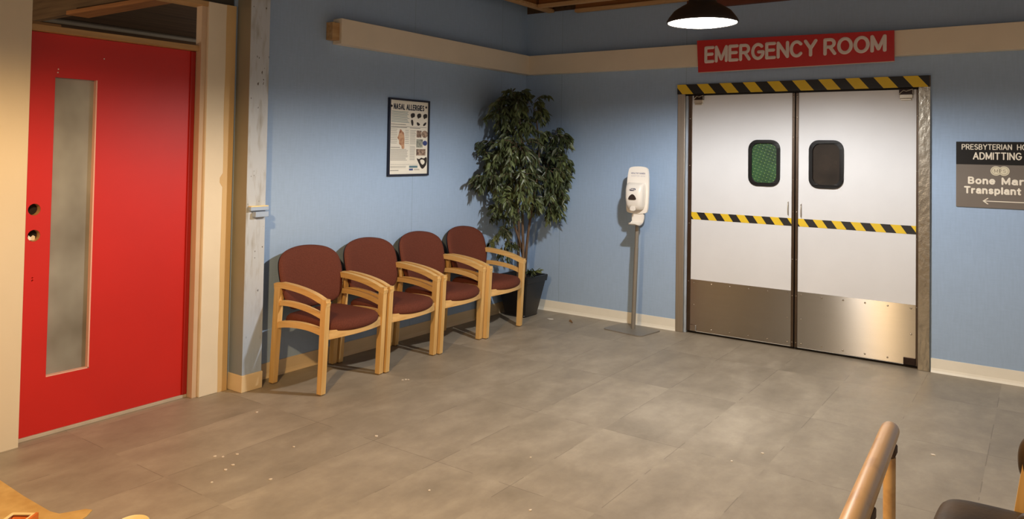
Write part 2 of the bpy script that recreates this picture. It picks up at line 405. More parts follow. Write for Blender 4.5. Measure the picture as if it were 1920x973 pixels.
def holed(outer, holes, f, d0, d1):
    """flat plate with holes: 2-D filled curve extruded, mapped by f(u,v,d)"""
    cu = bpy.data.curves.new('plate', 'CURVE'); cu.dimensions = '2D'; cu.fill_mode = 'BOTH'; cu.extrude = .5
    for pl in [outer]+holes:
        s = cu.splines.new('POLY'); s.points.add(len(pl)-1); s.use_cyclic_u = True
        for pt, (u, v) in zip(s.points, pl): pt.co = (u, v, 0, 1)
    o = bpy.data.objects.new('plate', cu); me = o.to_mesh()
    bm = bmesh.new(); bm.from_mesh(me); o.to_mesh_clear()
    bpy.data.objects.remove(o); bpy.data.curves.remove(cu)
    bmesh.ops.remove_doubles(bm, verts=bm.verts, dist=1e-5)
    for v in bm.verts: v.co = f(v.co.x, v.co.y, d0+(v.co.z+.5)*(d1-d0))
    return bm
def ring_plate(outer, inner, f, d0, d1): return holed(outer, [inner], f, d0, d1)
def puff(outline, tp, tm, f, rings=7, power=4):
    """cushion: 2-D outline, thickness tp on the + side and tm on the - side; f(u,v,h) -> 3-D"""
    bm = new(); n = len(outline)
    cu = sum(p[0] for p in outline)/n; cv = sum(p[1] for p in outline)/n
    S = [math.sin(PI/2*k/rings) for k in range(rings+1)]
    def prof(s): return max(0., 1-s**power)**.5
    def ring(s, h): return [bm.verts.new(f(cu+(u-cu)*s, cv+(v-cv)*s, h)) for u, v in outline]
    edge = ring(1, 0)
    for sgn, t in ((1, tp), (-1, tm)):
        prev = edge
        for s in S[-2:0:-1]:
            cur = ring(s, sgn*t*prof(s))
            for k in range(n): bm.faces.new((prev[k], prev[(k+1) % n], cur[(k+1) % n], cur[k]))
            prev = cur
        c = bm.verts.new(f(cu, cv, sgn*t))
        for k in range(n): bm.faces.new((prev[k], prev[(k+1) % n], c))
    return bm
def arc(cx, cy, rx, ry, a0, a1, n=12):
    return [(cx+rx*math.cos(R(a0+(a1-a0)*k/n)), cy+ry*math.sin(R(a0+(a1-a0)*k/n))) for k in range(n+1)]
GL = {   # stroke lettering: advance width, strokes (cap height 1, x-height .7)
 'A': (.74, [[(0, 0), (.37, 1), (.74, 0)], [(.13, .34), (.61, .34)]]),
 'B': (.62, [[(0, 0), (0, 1), (.32, 1)]+arc(.32, .76, .24, .24, 90, -90, 10)+[(0, .52)], [(.32, .52)]+arc(.34, .26, .27, .26, 90, -90, 10)+[(0, 0)]]),
 'C': (.72, [arc(.38, .5, .38, .5, 42, 318, 22)]),
 'D': (.68, [[(0, 0), (0, 1), (.26, 1)]+arc(.26, .5, .42, .5, 90, -90, 16)+[(0, 0)]]),
 'E': (.56, [[(.56, 1), (0, 1), (0, 0), (.56, 0)], [(0, .53), (.5, .53)]]),
 'G': (.76, [arc(.39, .5, .39, .5, 45, 335, 22)+[(.76, .46), (.44, .46)]]),
 'H': (.66, [[(0, 0), (0, 1)], [(.66, 0), (.66, 1)], [(0, .52), (.66, .52)]]),
 'I': (.02, [[(.01, 0), (.01, 1)]]),
 'L': (.52, [[(0, 1), (0, 0), (.52, 0)]]),
 'M': (.78, [[(0, 0), (0, 1), (.39, .12), (.78, 1), (.78, 0)]]),
 'N': (.66, [[(0, 0), (0, 1), (.66, 0), (.66, 1)]]),
 'O': (.80, [arc(.4, .5, .4, .5, 0, 360, 30)]),
 'P': (.60, [[(0, 0), (0, 1), (.33, 1)]+arc(.33, .74, .27, .26, 90, -90, 10)+[(0, .48)]]),
 'R': (.64, [[(0, 0), (0, 1), (.34, 1)]+arc(.34, .74, .26, .26, 90, -90, 10)+[(0, .48)], [(.32, .48), (.64, 0)]]),
 'S': (.62, [arc(.31, .745, .27, .255, 35, 270, 14)+arc(.31, .25, .30, .25, 90, -150, 16)[1:]]),
 'T': (.66, [[(0, 1), (.66, 1)], [(.33, 1), (.33, 0)]]),
 'U': (.66, [[(0, 1), (0, .33)]+arc(.33, .33, .33, .33, 180, 360, 14)+[(.66, 1)]]),
 'Y': (.70, [[(0, 1), (.35, .46), (.70, 1)], [(.35, .46), (.35, 0)]]),
 'Z': (.6, [[(0, 1), (.6, 1), (0, 0), (.6, 0)]]),
 'a': (.52, [arc(.27, .52, .22, .18, 165, 0, 9)+[(.49, .08), (.53, 0)], [(.49, .40)]+arc(.24, .2, .24, .2, 95, 300, 14)+[(.49, .18)]]),
 'e': (.56, [[(.02, .36), (.55, .36)]+arc(.28, .35, .28, .35, 5, 320, 20)]),
 'l': (.02, [[(.01, 0), (.01, 1)]]),
 'n': (.50, [[(0, 0), (0, .7)], [(0, .45)]+arc(.25, .45, .25, .25, 180, 0, 10)+[(.5, 0)]]),
 'o': (.58, [arc(.29, .35, .29, .35, 0, 360, 24)]),
 'p': (.55, [[(0, -.27), (0, .7)], arc(.27, .35, .28, .35, 0, 360, 22)]),
 'r': (.30, [[(0, 0), (0, .7)], [(0, .42)]+arc(.28, .42, .28, .26, 180, 85, 8)]),
 's': (.48, [arc(.24, .52, .20, .18, 30, 270, 12)+arc(.24, .17, .22, .17, 90, -150, 12)[1:]]),
 't': (.32, [[(.15, .92), (.15, .14)]+arc(.28, .12, .13, .12, 180, 280, 6), [(0, .68), (.32, .68)]]),
 'w': (.78, [[(0, .7), (.2, 0), (.39, .68), (.58, 0), (.78, .7)]]),
}
def text_bm(txt, x0, z0, h, width, wt, f, depth=.002, gap=.24, space=.42):
    """stroke lettering as one mesh: x0,z0 lower left, cap height h, run fitted to width, stroke weight wt (metres)"""
    adv = []; tot = 0
    for k, ch in enumerate(txt):
        adv.append(tot)
        tot += (space if ch == ' ' else GL[ch][0]) + (gap if k < len(txt)-1 and ch != ' ' else 0)
    kx = (width-wt)/tot; ky = h-wt; r = wt/2
    bm = new()
    prof = [(1, -.3), (.92, .45), (.6, .85), (0, 1), (-.6, .85), (-.92, .45), (-1, -.3)]
    def cap(c, n=12):
        top = bm.verts.new(f(c[0], c[1], depth)); prev = None
        for q, hh in prof[2::-1]:
            ring = [bm.verts.new(f(c[0]+r*q*math.cos(2*PI*i/n), c[1]+r*q*math.sin(2*PI*i/n), depth*hh)) for i in range(n)]
            for i in range(n):
                if prev is None: bm.faces.new((top, ring[i], ring[(i+1) % n]))
                else: bm.faces.new((prev[i], ring[i], ring[(i+1) % n], prev[(i+1) % n]))
            prev = ring
    for ch, ax in zip(txt, adv):
        if ch == ' ': continue
        for st in GL[ch][1]:
            P = [(x0+r+(ax+u)*kx, z0+r+v*ky) for u, v in st]
            for a_, b_ in zip(P, P[1:]):
                d = (b_[0]-a_[0], b_[1]-a_[1]); l = math.hypot(*d)
                if l < 1e-7: continue
                nx, ny = -d[1]/l*r, d[0]/l*r
                ra_, rb_ = ([bm.verts.new(f(p[0]+nx*q, p[1]+ny*q, depth*hh)) for q, hh in prof] for p in (a_, b_))
                for k in range(6): bm.faces.new((ra_[k], ra_[k+1], rb_[k+1], rb_[k]))
            for c in P: cap(c)
    return bm
fB = lambda y: (lambda u, v, d: Vector((u, y-d, v)))          # on the back wall, d towards the room
fL = lambda x: (lambda u, v, d: Vector((x+d, u, v)))          # on the left wall
fF = lambda z: (lambda u, v, d: Vector((u, v, z+d)))

# ------------------------------------------------------------------ camera
H = 1.55
f_px, py, yaw, pit, rol, cx, cy = 1420.37611, 247.011016, .614261909, .0253857649, .0170307446, 4.28119257, -6.30331655
F = Vector((-math.sin(yaw)*math.cos(pit), math.cos(yaw)*math.cos(pit), math.sin(pit)))
r0 = Vector((math.cos(yaw), math.sin(yaw), 0)); u0 = r0.cross(F)
r1 = r0*math.cos(rol)+u0*math.sin(rol); u1 = r1.cross(F)
cam = bpy.data.cameras.new('camera'); co = bpy.data.objects.new('camera', cam); col.objects.link(co)
co.matrix_world = Matrix(((r1.x, u1.x, -F.x, cx), (r1.y, u1.y, -F.y, cy), (r1.z, u1.z, -F.z, H), (0, 0, 0, 1)))
cam.sensor_width = 36; cam.sensor_fit = 'HORIZONTAL'; cam.lens = f_px/1920*36
cam.shift_y = -(486.5-py)/1920; cam.clip_start = .05
sc.camera = co

# ------------------------------------------------------------------ room shell
def struct(name, bm, m, label, cat, smooth=None):
    return tag(obj(name, bm, m, smooth=smooth), label, cat, kind='structure')
WT = 2.93
bm = new(); box(bm, (-5.3, -9, -.06), (7.5, .12, 0))
struct('floor', bm, M['floor'], 'scuffed grey brown vinyl tile floor', 'floor')
# left wall (x = 0) between the door casing and the corner
struct('wall_left', B((-.12, -3.36, 0), (0, .12, WT)), M['blue_l'], 'blue wall behind the row of waiting chairs', 'wall')
# back wall (y = 0) with the double-door opening
OX0, OX1, OZ = 1.70, 3.52, 2.075
struct('wall_back', holed([(0, 0), (OX0, 0), (OX0, OZ), (OX1, OZ), (OX1, 0), (6.4, 0), (6.4, WT), (0, WT)], [], fB(.12), 0, .12), M['blue_b'], 'blue wall around the white double doors', 'wall')
struct('wall_entry', B((-.12, -9, 0), (.005, -4.553, 3.1)), M['cream_wall'], 'warm cream wall left of the red door', 'wall')
# strip over the door, over the transom opening
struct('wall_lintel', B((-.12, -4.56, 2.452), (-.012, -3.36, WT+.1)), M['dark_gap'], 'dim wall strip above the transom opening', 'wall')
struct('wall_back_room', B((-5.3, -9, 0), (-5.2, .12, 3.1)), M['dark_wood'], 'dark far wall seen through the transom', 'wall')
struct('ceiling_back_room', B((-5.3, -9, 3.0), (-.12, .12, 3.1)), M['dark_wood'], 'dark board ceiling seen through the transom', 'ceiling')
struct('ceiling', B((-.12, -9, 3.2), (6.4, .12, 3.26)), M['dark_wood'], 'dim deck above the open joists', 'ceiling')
# pilaster beside the door
bm = B((-.02, -3.338, 0), (.139, -3.191, WT), .004)
o = struct('wall_pilaster', bm, M['pilaster'], 'worn grey pilaster between red door and chairs', 'pilaster')
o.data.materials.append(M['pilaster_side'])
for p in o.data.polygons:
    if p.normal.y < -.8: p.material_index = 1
bm = B((-.02, -3.343, 0), (.147, -3.187, .105), .004)
for v in bm.verts:
    if v.co.z < .02: v.co.x += .006; v.co.y -= .006
struct('baseboard_pilaster', bm, M['base_l'], 'tan vinyl base wrapped round the pilaster', 'baseboard')
# baseboards with a coved toe
def base_l(y0, y1, m, name, label):
    bm = prism(new(), [(0, 0), (.016, 0), (.008, .014), (.005, .03), (.005, .1), (0, .1)], y0, y1, lambda u, v, d: Vector((u, d, v)))
    struct(name, bm, m, label, 'baseboard')
def base_b(x0, x1, name, label):
    bm = prism(new(), [(0, 0), (.018, 0), (.009, .014), (.005, .03), (.005, .1), (0, .1)], x0, x1, lambda u, v, d: Vector((d, -u, v)))
    struct(name, bm, M['base_b'], label, 'baseboard')
base_l(-3.187, 0, M['base_l'], 'baseboard_left', 'tan vinyl base along the wall behind the chairs')
base_b(.018, 1.636, 'baseboard_back', 'cream vinyl base between the plant and the double doors')
base_b(3.596, 6.4, 'baseboard_right', 'cream vinyl base right of the double doors')
# deep cream picture rail, two runs
bm = B((.0, -2.535, 2.31), (.09, -.0, 2.496), .002)
o = struct('trim_1', bm, M['cream_trim'], 'boxed cream rail above the waiting chairs', 'trim')
obj('end_block', B((.0, -2.60, 2.335), (.068, -2.533, 2.462), .002), M['raw_wood'], o, label='raw wood block closing the rail end')
struct('trim_2', B((.09, -.09, 2.307), (6.4, -.0, 2.494), .002), M['cream_trim'], 'boxed cream rail above the double doors', 'trim')

# ---- red door with casing and transom
struct('trim_3', B((-.10, -3.556, 0), (.018, -3.425, 2.45), .003), M['cream_casing'], 'wide cream casing right of the red door', 'trim')
bm = new()
pts = [(-3.425, 0)]
edge = []
z = 0.
while z < 2.45:
    edge.append((-3.43+noise.noise(Vector((z*3, 1.7, 0)))*.007 - (.02 if abs(z-1.34) < .02 else 0), z)); z += .03
poly = edge+[(-3.43, 2.45), (-3.362, 2.45), (-3.362, 0)]
prism(bm, poly, -.06, .0195, fL(0))
struct('trim_4', bm, M['tan_casing'], 'tan painted strip along the cream casing edge', 'trim')
struct('trim_5', B((-.058, -3.592, 0), (.0, -3.556, 2.42), .002), M['jamb'], 'peach painted jamb on the hinge side of the red door', 'trim')
struct('trim_6', B((-.10, -4.556, 2.138), (-.02, -3.556, 2.172), .003), M['raw_wood'], 'unpainted wood bar across the top of the red door', 'trim')
struct('trim_7', B((-.10, -4.56, 2.42), (.012, -3.54, 2.452), .003), M['raw_wood'], 'wood bar across the top of the transom opening', 'trim')
struct('trim_8', B((-.10, -4.548, 0.0005), (-.05, -3.594, .019), .002), M['threshold'], 'thin metal threshold under the red door', 'trim')

D0 = (-4.53, -3.592)
door = thing('door_1', 'red door with a tall frosted glass panel', 'door', (-.06, -4.06, .02), kind='structure')
win = (-4.404, -4.184, .309, 1.905)
outer = [(D0[0], .02), (D0[1]+.034, .02), (D0[1]+.034, 2.136), (D0[0], 2.136)]
hole = [(win[0], win[2]), (win[1], win[2]), (win[1], win[3]), (win[0], win[3])]
h1, h2 = circ(-4.486, 1.2, .031), circ(-4.484, 1.063, .031)
scr = [circ(-4.484, .842, .005, 8), circ(-4.484, .828, .006, 8)]
obj('panel', holed(outer, [hole, h1, h2]+scr, fL(-.06), -.045, 0), M['red'], door)
obj('frosted_pane', B((-.094, win[0], win[2]), (-.086, win[1], win[3])), M['frost'], door)
bm = B((-.086, win[1]-.006, win[2]), (-.0595, win[1]+.001, win[3])); box(bm, (-.086, win[0], win[2]-.001), (-.0595, win[1], win[2]+.005))
obj('glazing_bead', bm, M['reveal'], door)
obj('door_stop', B((-.064, -3.625, .02), (-.05, -3.594, 2.134), .002), M['red_shaded'], door)
for c, nm in (((-4.486, 1.2), 'lock_bore'), ((-4.484, 1.063), 'latch_bore')):
    bm = new(); lathe(bm, [(.0305, 0), (.0305, -.038)], (-.062, c[0], c[1]), 24, 'X', closed=True)
    obj(nm, bm, M['raw_wood'], door, smooth=30, label='bare hole bored through the door')
for c in ((-4.486, 1.2), (-4.484, 1.063)):
    bm = new(); lathe(bm, [(.033, 0), (.033, -.002)], (-.1055, c[0], c[1]), 24, 'X')
    obj('bore_shadow', bm, M['hole_dark'], door)
bm = prism(new(), [(-4.50, 1.038), (-4.465, 1.034), (-4.464, 1.055), (-4.474, 1.062), (-4.486, 1.052), (-4.497, 1.064)], 0, .004, fL(-.098))
obj('torn_paper', bm, M['paper_white'], door, label='white scrap showing inside the lower bore')
for k, (yy, zz) in enumerate(((-4.39, 1.948), (-4.392, 1.93), (-4.15, 2.03))):
    bm = new(); lathe(bm, [(.004, 0), (.003, .002)], (-.06, yy, zz), 8, 'X'); obj('nail_mark', bm, M['letter'], door)

# joists behind the transom
t = thing('ceiling_joist', 'rough joist crossing behind the transom above the red door', 'joist', (-4.9, -3.27, 2.6), kind='structure')
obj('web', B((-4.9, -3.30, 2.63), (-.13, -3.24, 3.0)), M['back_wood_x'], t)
obj('flange', prism(new(), [(-2.26, -3.375), (-2.26, -3.20), (-.13, -3.20), (-.13, -3.30)], 2.6, 2.632, fF(0)), M['raw_wood_x'], t, label='paler bottom flange')
for k, (x, z, lab) in enumerate(((-3.55, 2.74, 'dim pipe along the far ceiling seen through the transom, upper one'), (-4.3, 2.70, 'dim pipe along the far ceiling seen through the transom, lower one'))):
    bm = new(); tube(bm, [(x, -8.9, z), (x, .1, z)], .028, 12)
    tag(obj('ceiling_pipe', bm, M['grey_metal'], smooth=40), lab, 'pipe', kind='structure')
tag(obj('header_block', B((-.62, -4.62, 2.135), (-.13, -4.35, 2.20), .004), M['raw_wood']), 'short wood block behind the left end of the transom bar', 'block', kind='structure')
l = bpy.data.lights.new('back_room_fill', 'POINT'); l.energy = 70; l.color = (1, .82, .6); l.shadow_soft_size = .2  # unseen fill light, added to brighten the joists behind the transom
o = bpy.data.objects.new('back_room_fill', l); col.objects.link(o); o.location = (-2.6, -5.6, 1.5)
# ---- open joists over the waiting area
def ijoist(x0, x1, y, zb, label, h=.24):
    t = thing('ceiling_joist', label, 'joist', (x0, y, zb), kind='structure')
    obj('web', B((x0, y-.012, zb+.03), (x1, y+.012, zb+h)), M['raw_wood_x'], t)
    obj('flange', B((x0, y-.03, zb), (x1, y+.03, zb+.032), .003), M['flange'], t, label='paler bottom flange')
    return t
t = thing('ceiling_beam', 'brown wood beam running along the top of the chair wall', 'beam', (.30, -9, 2.915), kind='structure')
obj('web', B((.285, -9, 2.945), (.315, -.02, 3.19)), M['raw_wood_x'], t)
obj('flange', B((.265, -9, 2.915), (.335, -.02, 2.945), .003), M['flange'], t)
ijoist(.60, 6.4, -.052, 2.886, 'wood joist hard against the top of the back wall')
ijoist(.34, 6.4, -.30, 2.914, 'wood joist second from the back wall')
ijoist(.34, 6.4, -.86, 2.914, 'wood joist third from the back wall')
ijoist(.34, 6.4, -1.46, 2.914, 'wood joist fourth from the back wall')
ijoist(.34, 6.4, -2.04, 2.914, 'wood joist carrying the pendant lamp')
tag(obj('ceiling_board', B((1.72, -.06, 2.812), (6.4, -.0, 2.884), .003), M['red_wood']), 'reddish brown board along the top of the back wall', 'board', kind='structure')
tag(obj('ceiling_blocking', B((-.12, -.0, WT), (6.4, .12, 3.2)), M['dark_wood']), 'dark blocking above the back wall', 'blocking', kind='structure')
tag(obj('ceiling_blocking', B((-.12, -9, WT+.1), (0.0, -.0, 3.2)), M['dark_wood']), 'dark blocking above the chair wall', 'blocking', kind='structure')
tag(obj('ceiling_blocking', B((-.12, -3.36, WT), (0.0, -.0, WT+.1)), M['blue_l']), 'blue strip finishing the top of the chair wall', 'blocking', kind='structure')

# ------------------------------------------------------------------ double doors
fr = thing('trim_9', 'stainless frame round the white double doors', 'door frame', (2.61, 0, 0), kind='structure')
obj('jamb', B((1.630, -.022, 0), (1.700, .06, 2.075), .003), M['steel'], fr)
obj('jamb', B((3.512, -.022, 0), (3.590, .06, 2.075), .003), M['hammered'], fr, label='wavy stainless jamb')
obj('jamb_return', B((1.700, .0, 0), (1.722, .05, 2.06), .002), M['jamb_reflection'], fr)
obj('head', B((1.630, -.016, 2.073), (3.590, .06, 2.158), .002), M['steel_dark'], fr)
bm = B((1.626, -.022, 2.073), (3.582, -.016, 2.157))
obj('hazard_tape', bm, M['haz_head'], fr, label='black and yellow striped tape')
bm = B((1.700, .03, .0), (3.52, .05, 2.075)); obj('dark_reveal', bm, M['black_gap'], fr)
obj('head_gap', B((1.722, -.004, 2.062), (3.512, .02, 2.0735)), M['black_gap'], fr)

def er_door(name, label, x0, x1, hinge, wx, pane, pane_name, pane_label):
    d = thing(name, label, 'door', ((x0+x1)/2, 0, .02), kind='structure')
    # hinge: -1 hinge on the left, +1 on the right
    w = (wx[0], wx[1], 1.296, 1.677)
    win_o = rrect(*w, .075)
    obj('panel', holed([(x0, .022), (x1, .022), (x1, 2.058), (x0, 2.058)], [rrect(w[0]+.012, w[1]-.012, w[2]+.012, w[3]-.012, .065)], fB(0), -.028, 0), M['white_door'], d)
    g = obj('window_gasket', bevel_all(ring_plate(win_o, rrect(w[0]+.028, w[1]-.028, w[2]+.028, w[3]-.028, .05), fB(0), -.004, .013), .003, 2, 50), M['gasket'], d, smooth=40)
    obj(pane_name, holed(rrect(w[0]+.02, w[1]-.02, w[2]+.02, w[3]-.02, .055), [], fB(0), -.012, -.004), pane, g, label=pane_label)
    kp = obj('kick_plate', B((x0, -.004, .028), (x1, 0, .467)), M['kick'], d)
    n = 6
    def rivet(x, z, par, y=-.004, r=.007):
        bm = new(); lathe(bm, [(r, 0), (r*.8, -.0022), (r*.3, -.0034)], (x, y, z), 8, 'Y'); obj('rivet', bm, M['rivet'], par, smooth=60)
    for k in range(n):
        x = x0+.03+(x1-x0-.06)*k/(n-1)
        rivet(x, .44, kp); rivet(x, .055, kp)
    for x in (x0+.03, x1-.03): rivet(x, .25, kp)
    obj('hazard_tape', B((x0, -.002, .985), (x1, 0, 1.047)), M['haz_l'], d, label='black and yellow striped tape')
    # stainless edge strips on the meeting and hinge sides
    xm = x1 if hinge < 0 else x0
    a, b_ = (xm-.002, xm+.02) if hinge < 0 else (xm-.02, xm+.002)
    e = obj('edge_strip', B((a, -.008, .022), (b_, .02, 2.058), .002), M['steel_dark'], d)
    for z in (.06, .43, .72, 1.10, 1.36, 1.70, 1.86, 2.03): rivet((a+b_)/2, z, e, -.008, .005)
    xh = x0 if hinge < 0 else x1
    a, b_ = (xh-.034, xh) if hinge < 0 else (xh, xh+.015)
    e = obj('hinge_strip', B((a, -.006, .022), (b_, .02, 2.058), .002), M['steel_dark'], d)
    for z in (.45, .95, 1.45, 1.86): rivet((a+b_)/2, z, e, -.006, .005)
    # pull
    xp = x1-.028 if hinge < 0 else x0+.026
    z0, z1 = (1.07, 1.178) if hinge < 0 else (1.06, 1.165)
    bm = new(); tube(bm, [(xp, 0, z0), (xp, -.014, z0+.004), (xp, -.02, z0+.02), (xp, -.022, (z0+z1)/2), (xp, -.02, z1-.02), (xp, -.014, z1-.004), (xp, 0, z1)], .0035, 8)
    obj('pull_handle', bm, M['silver'], d, smooth=50)
    # exposed top hinge
    hx0, hx1 = (x0+.015, x0+.105) if hinge < 0 else (x1-.115, x1-.02)
    bm = new(); box(bm, (hx0, -.012, 2.02), (hx1, .0, 2.065), .002); box(bm, (hx0+.006, -.022, 2.035), (hx1-.006, -.01, 2.052), .003)
    hg = obj('hinge', bm, M['hinge'], d)
    bm = new(); box(bm, (hx0+.004, -.016, 1.992), (hx1-.004, 0, 2.022), .003); box(bm, (hx0+.012, -.019, 1.978), (hx1-.012, 0, 1.99), .002)
    obj('hinge_plate', bm, M['hinge_plate'], hg)
    bm = new(); tube(bm, [(hx0+.002, -.02, 2.025), (hx0+.03, -.02, 2.052), (hx0+.05, -.02, 2.045), (hx1-.004, -.02, 2.058), (hx1-.002, -.02, 2.025)], .0035, 6)
    obj('hinge_spring', bm, M['hinge_plate'], hg)
    # bottom pivot
    px = (x0, x0+.055) if hinge < 0 else (x1-.08, x1)
    obj('pivot_shoe', B((px[0], -.012, .024), (px[1], 0, .078), .003), M['kick'] if hinge < 0 else M['hinge'], d)
    return d
er_door('door_2', 'left white swing door with green studded window', 1.760, 2.608, -1, (2.254, 2.513), M['green'], 'window_pane', 'green studded pane')
er_door('door_3', 'right white swing door with dark window', 2.655, 3.497, 1, (2.737, 2.996), M['dark_glass'], 'window_pane', 'dark glass pane')

# ------------------------------------------------------------------ signs
sg = thing('emergency_sign', 'red EMERGENCY ROOM sign above the double doors', 'sign', (2.61, -.10, 2.38))
poly = [(1.852, 2.248), (3.364, 2.264), (3.362, 2.492), (1.838, 2.522)]
obj('face', prism(new(), poly, .0, .022, fB(-.092)), M['sign_red'], sg)
obj('lower_edge', prism(new(), [(1.855, 2.244), (3.364, 2.260), (3.364, 2.265), (1.855, 2.249)], .0, .021, fB(-.092)), M['sign_edge'], sg)
a = R(.55)
def fsign(u, v, d):
    k = 1.05-.1*u/1.4
    return Vector((1.905+u, -.114-d, 2.322+u*math.tan(a)*1.0+v*k))
obj('lettering', text_bm('EMERGENCY ROOM', 0, 0, .139, 1.408, .027, fsign, .004, .27, .36), M['letter'], sg)

ad = thing('directory_sign', 'black and grey wall sign reading ADMITTING', 'sign', (4.12, 0, 1.21))
X0, X1 = 3.753, 4.58
obj('upper_panel', B((X0, -.012, 1.510), (X1, 0, 1.672), .001), M['black_sign'], ad, label='black upper panel')
obj('lower_panel', B((X0, -.012, 1.207), (X1, 0, 1.510), .001), M['grey_sign'], ad, label='grey lower panel')
fA = fB(-.012)
for w_, x_, wd_ in (('PRESBYTERIAN', 3.787, .302), ('HOSPITAL', 4.117, .205)):
    obj('heading', text_bm(w_, x_, 1.615, .040, wd_, .0062, fA, .002, .30), M['cream_letter'], ad)
obj('heading', text_bm('ADMITTING', 3.856, 1.545, .053, .290, .0085, fA, .002, .30), M['cream_letter'], ad)
for w_, x_, z_, wd_ in (('Bone', 3.826, 1.371, .166), ('Marrow', 4.027, 1.371, .272), ('Transplant', 3.802, 1.303, .340)):
    obj('direction_text', text_bm(w_, x_, z_, .053, wd_, .0125, fA, .002, .36), M['cream_letter'], ad)
for k, xx in enumerate((3.995, 4.042)):
    e = obj('emblem_disc', prism(new(), circ(xx, 1.468, .033, 32), 0, .0015+.0004*k, fB(-.012)), M['emblem'], ad)
    obj('emblem_ring', ring_plate(circ(xx, 1.468, .0265, 32), circ(xx, 1.468, .0245, 32), fB(-.012), .001, .0024), M['emblem_ink'], e)
obj('emblem_letters', text_bm('MPS', 3.984, 1.456, .024, .070, .0028, fA, .0028, .35), M['emblem_ink'], ad)
bm = new(); box(bm, (3.922, -.0135, 1.252), (4.44, -.012, 1.2575))
for s in (1, -1): prism(bm, [(3.915, 1.2548), (3.945, 1.2548+s*.023), (3.951, 1.2548+s*.020), (3.925, 1.2548-s*.001)], 0, .0016, fB(-.012))
obj('arrow', bm, M['cream_letter'], ad)

# ---- framed poster on the left wall
ps = thing('poster', 'framed NASAL ALLERGIES poster on the blue wall', 'poster', (0, -1.713, 1.33))
Y0, Y1, Z0, Z1 = -1.955, -1.470, 1.332, 1.960
obj('frame', bevel_all(ring_plate([(Y0, Z0), (Y1, Z0), (Y1, Z1), (Y0, Z1)], [(Y0+.014, Z0+.014), (Y1-.014, Z0+.014), (Y1-.014, Z1-.014), (Y0+.014, Z1-.014)], fL(0), 0, .022), .002, 1, 50), M['navy'], ps)
sheet = obj('sheet', B((.0, Y0+.01, Z0+.01), (.010, Y1-.01, Z1-.01)), M['poster'], ps)
pw, ph = Y1-Y0-.028, Z1-Z0-.028
PX, PZ = Y0+.014, Z0+.014
def pq(u0, u1, v0, v1, m, name, d=.0106):       # fractions of the sheet, v from the top
    return obj(name, B((.0098, PX+u0*pw, PZ+(1-v1)*ph), (d, PX+u1*pw, PZ+(1-v0)*ph)), m, sheet)
obj('title', text_bm('NASAL ALLERGIES', PX+.095*pw, PZ+.872*ph, .082*ph, .80*pw, .0098, fL(.0100), .0012, .42, .5), M['ink'], sheet)
def lines(u0, u1, v0, v1, n, m, name, ragged=.15):
    bm = new(); rr = random.Random(int(v0*1000)+n)
    for k in range(n):
        v = v0+(v1-v0)*k/n; e = u1-(u1-u0)*ragged*rr.random()
        box(bm, (.0098, PX+u0*pw, PZ+(1-v-.006)*ph), (.0104, PX+e*pw, PZ+(1-v)*ph))
    return obj(name, bm, m, sheet)
lines(.05, .50, .15, .31, 9, M['ink_teal'], 'text_block'); lines(.04, .42, .325, .34, 1, M['ink_dark'], 'text_block')
pq(.04, .96, .352, .356, M['ink_dark'], 'rule_line'); pq(.04, .75, .865, .869, M['ink_grey'], 'rule_line')
lines(.04, .45, .365, .375, 1, M['ink_dark'], 'text_block'); lines(.52, .8, .365, .375, 1, M['ink_dark'], 'text_block')
lines(.04, .20, .39, .60, 9, M['ink_grey'], 'text_block'); lines(.40, .50, .40, .60, 8, M['ink_grey'], 'text_block')
lines(.53, .68, .40, .60, 10, M['ink_grey'], 'text_block'); lines(.53, .68, .62, .82, 11, M['ink_grey'], 'text_block')
lines(.04, .28, .635, .65, 1, M['ink_dark'], 'text_block'); lines(.04, .49, .66, .82, 11, M['ink_grey'], 'text_block')
lines(.04, .45, .89, .92, 2, M['ink_grey'], 'text_block'); lines(.04, .25, .945, .96, 1, M['ink_dark'], 'text_block')
pq(.52, .74, .885, .915, M['ink_teal'], 'print_patch'); pq(.52, .62, .925, .95, M['ink_blue'], 'print_patch'); lines(.65, .8, .93, .95, 2, M['ink_grey'], 'text_block')
def shape(pts, m, name, d=.0112):
    return obj(name, prism(new(), [(PX+u*pw, PZ+(1-v)*ph) for u, v in pts], .0098, d, fL(0)), m, sheet)
# little dark pictograms, three above three
for cu_ in (.585, .755, .92):
    shape(chaikin([(cu_-.06, .195), (cu_-.03, .165), (cu_+.055, .16), (cu_+.06, .215), (cu_, .225), (cu_-.02, .24)], 1), M['ink_dark'], 'pictogram')
shape(chaikin([(.55, .255), (.585, .25), (.61, .29), (.60, .34), (.57, .335), (.545, .29)], 2), M['ink_dark'], 'pictogram')
shape(chaikin([(.69, .295), (.72, .28), (.79, .31), (.77, .33), (.72, .335)], 2), M['ink_dark'], 'pictogram')
shape(chaikin([(.86, .325), (.90, .29), (.96, .275), (.95, .31), (.90, .335)], 2), M['ink_dark'], 'pictogram')
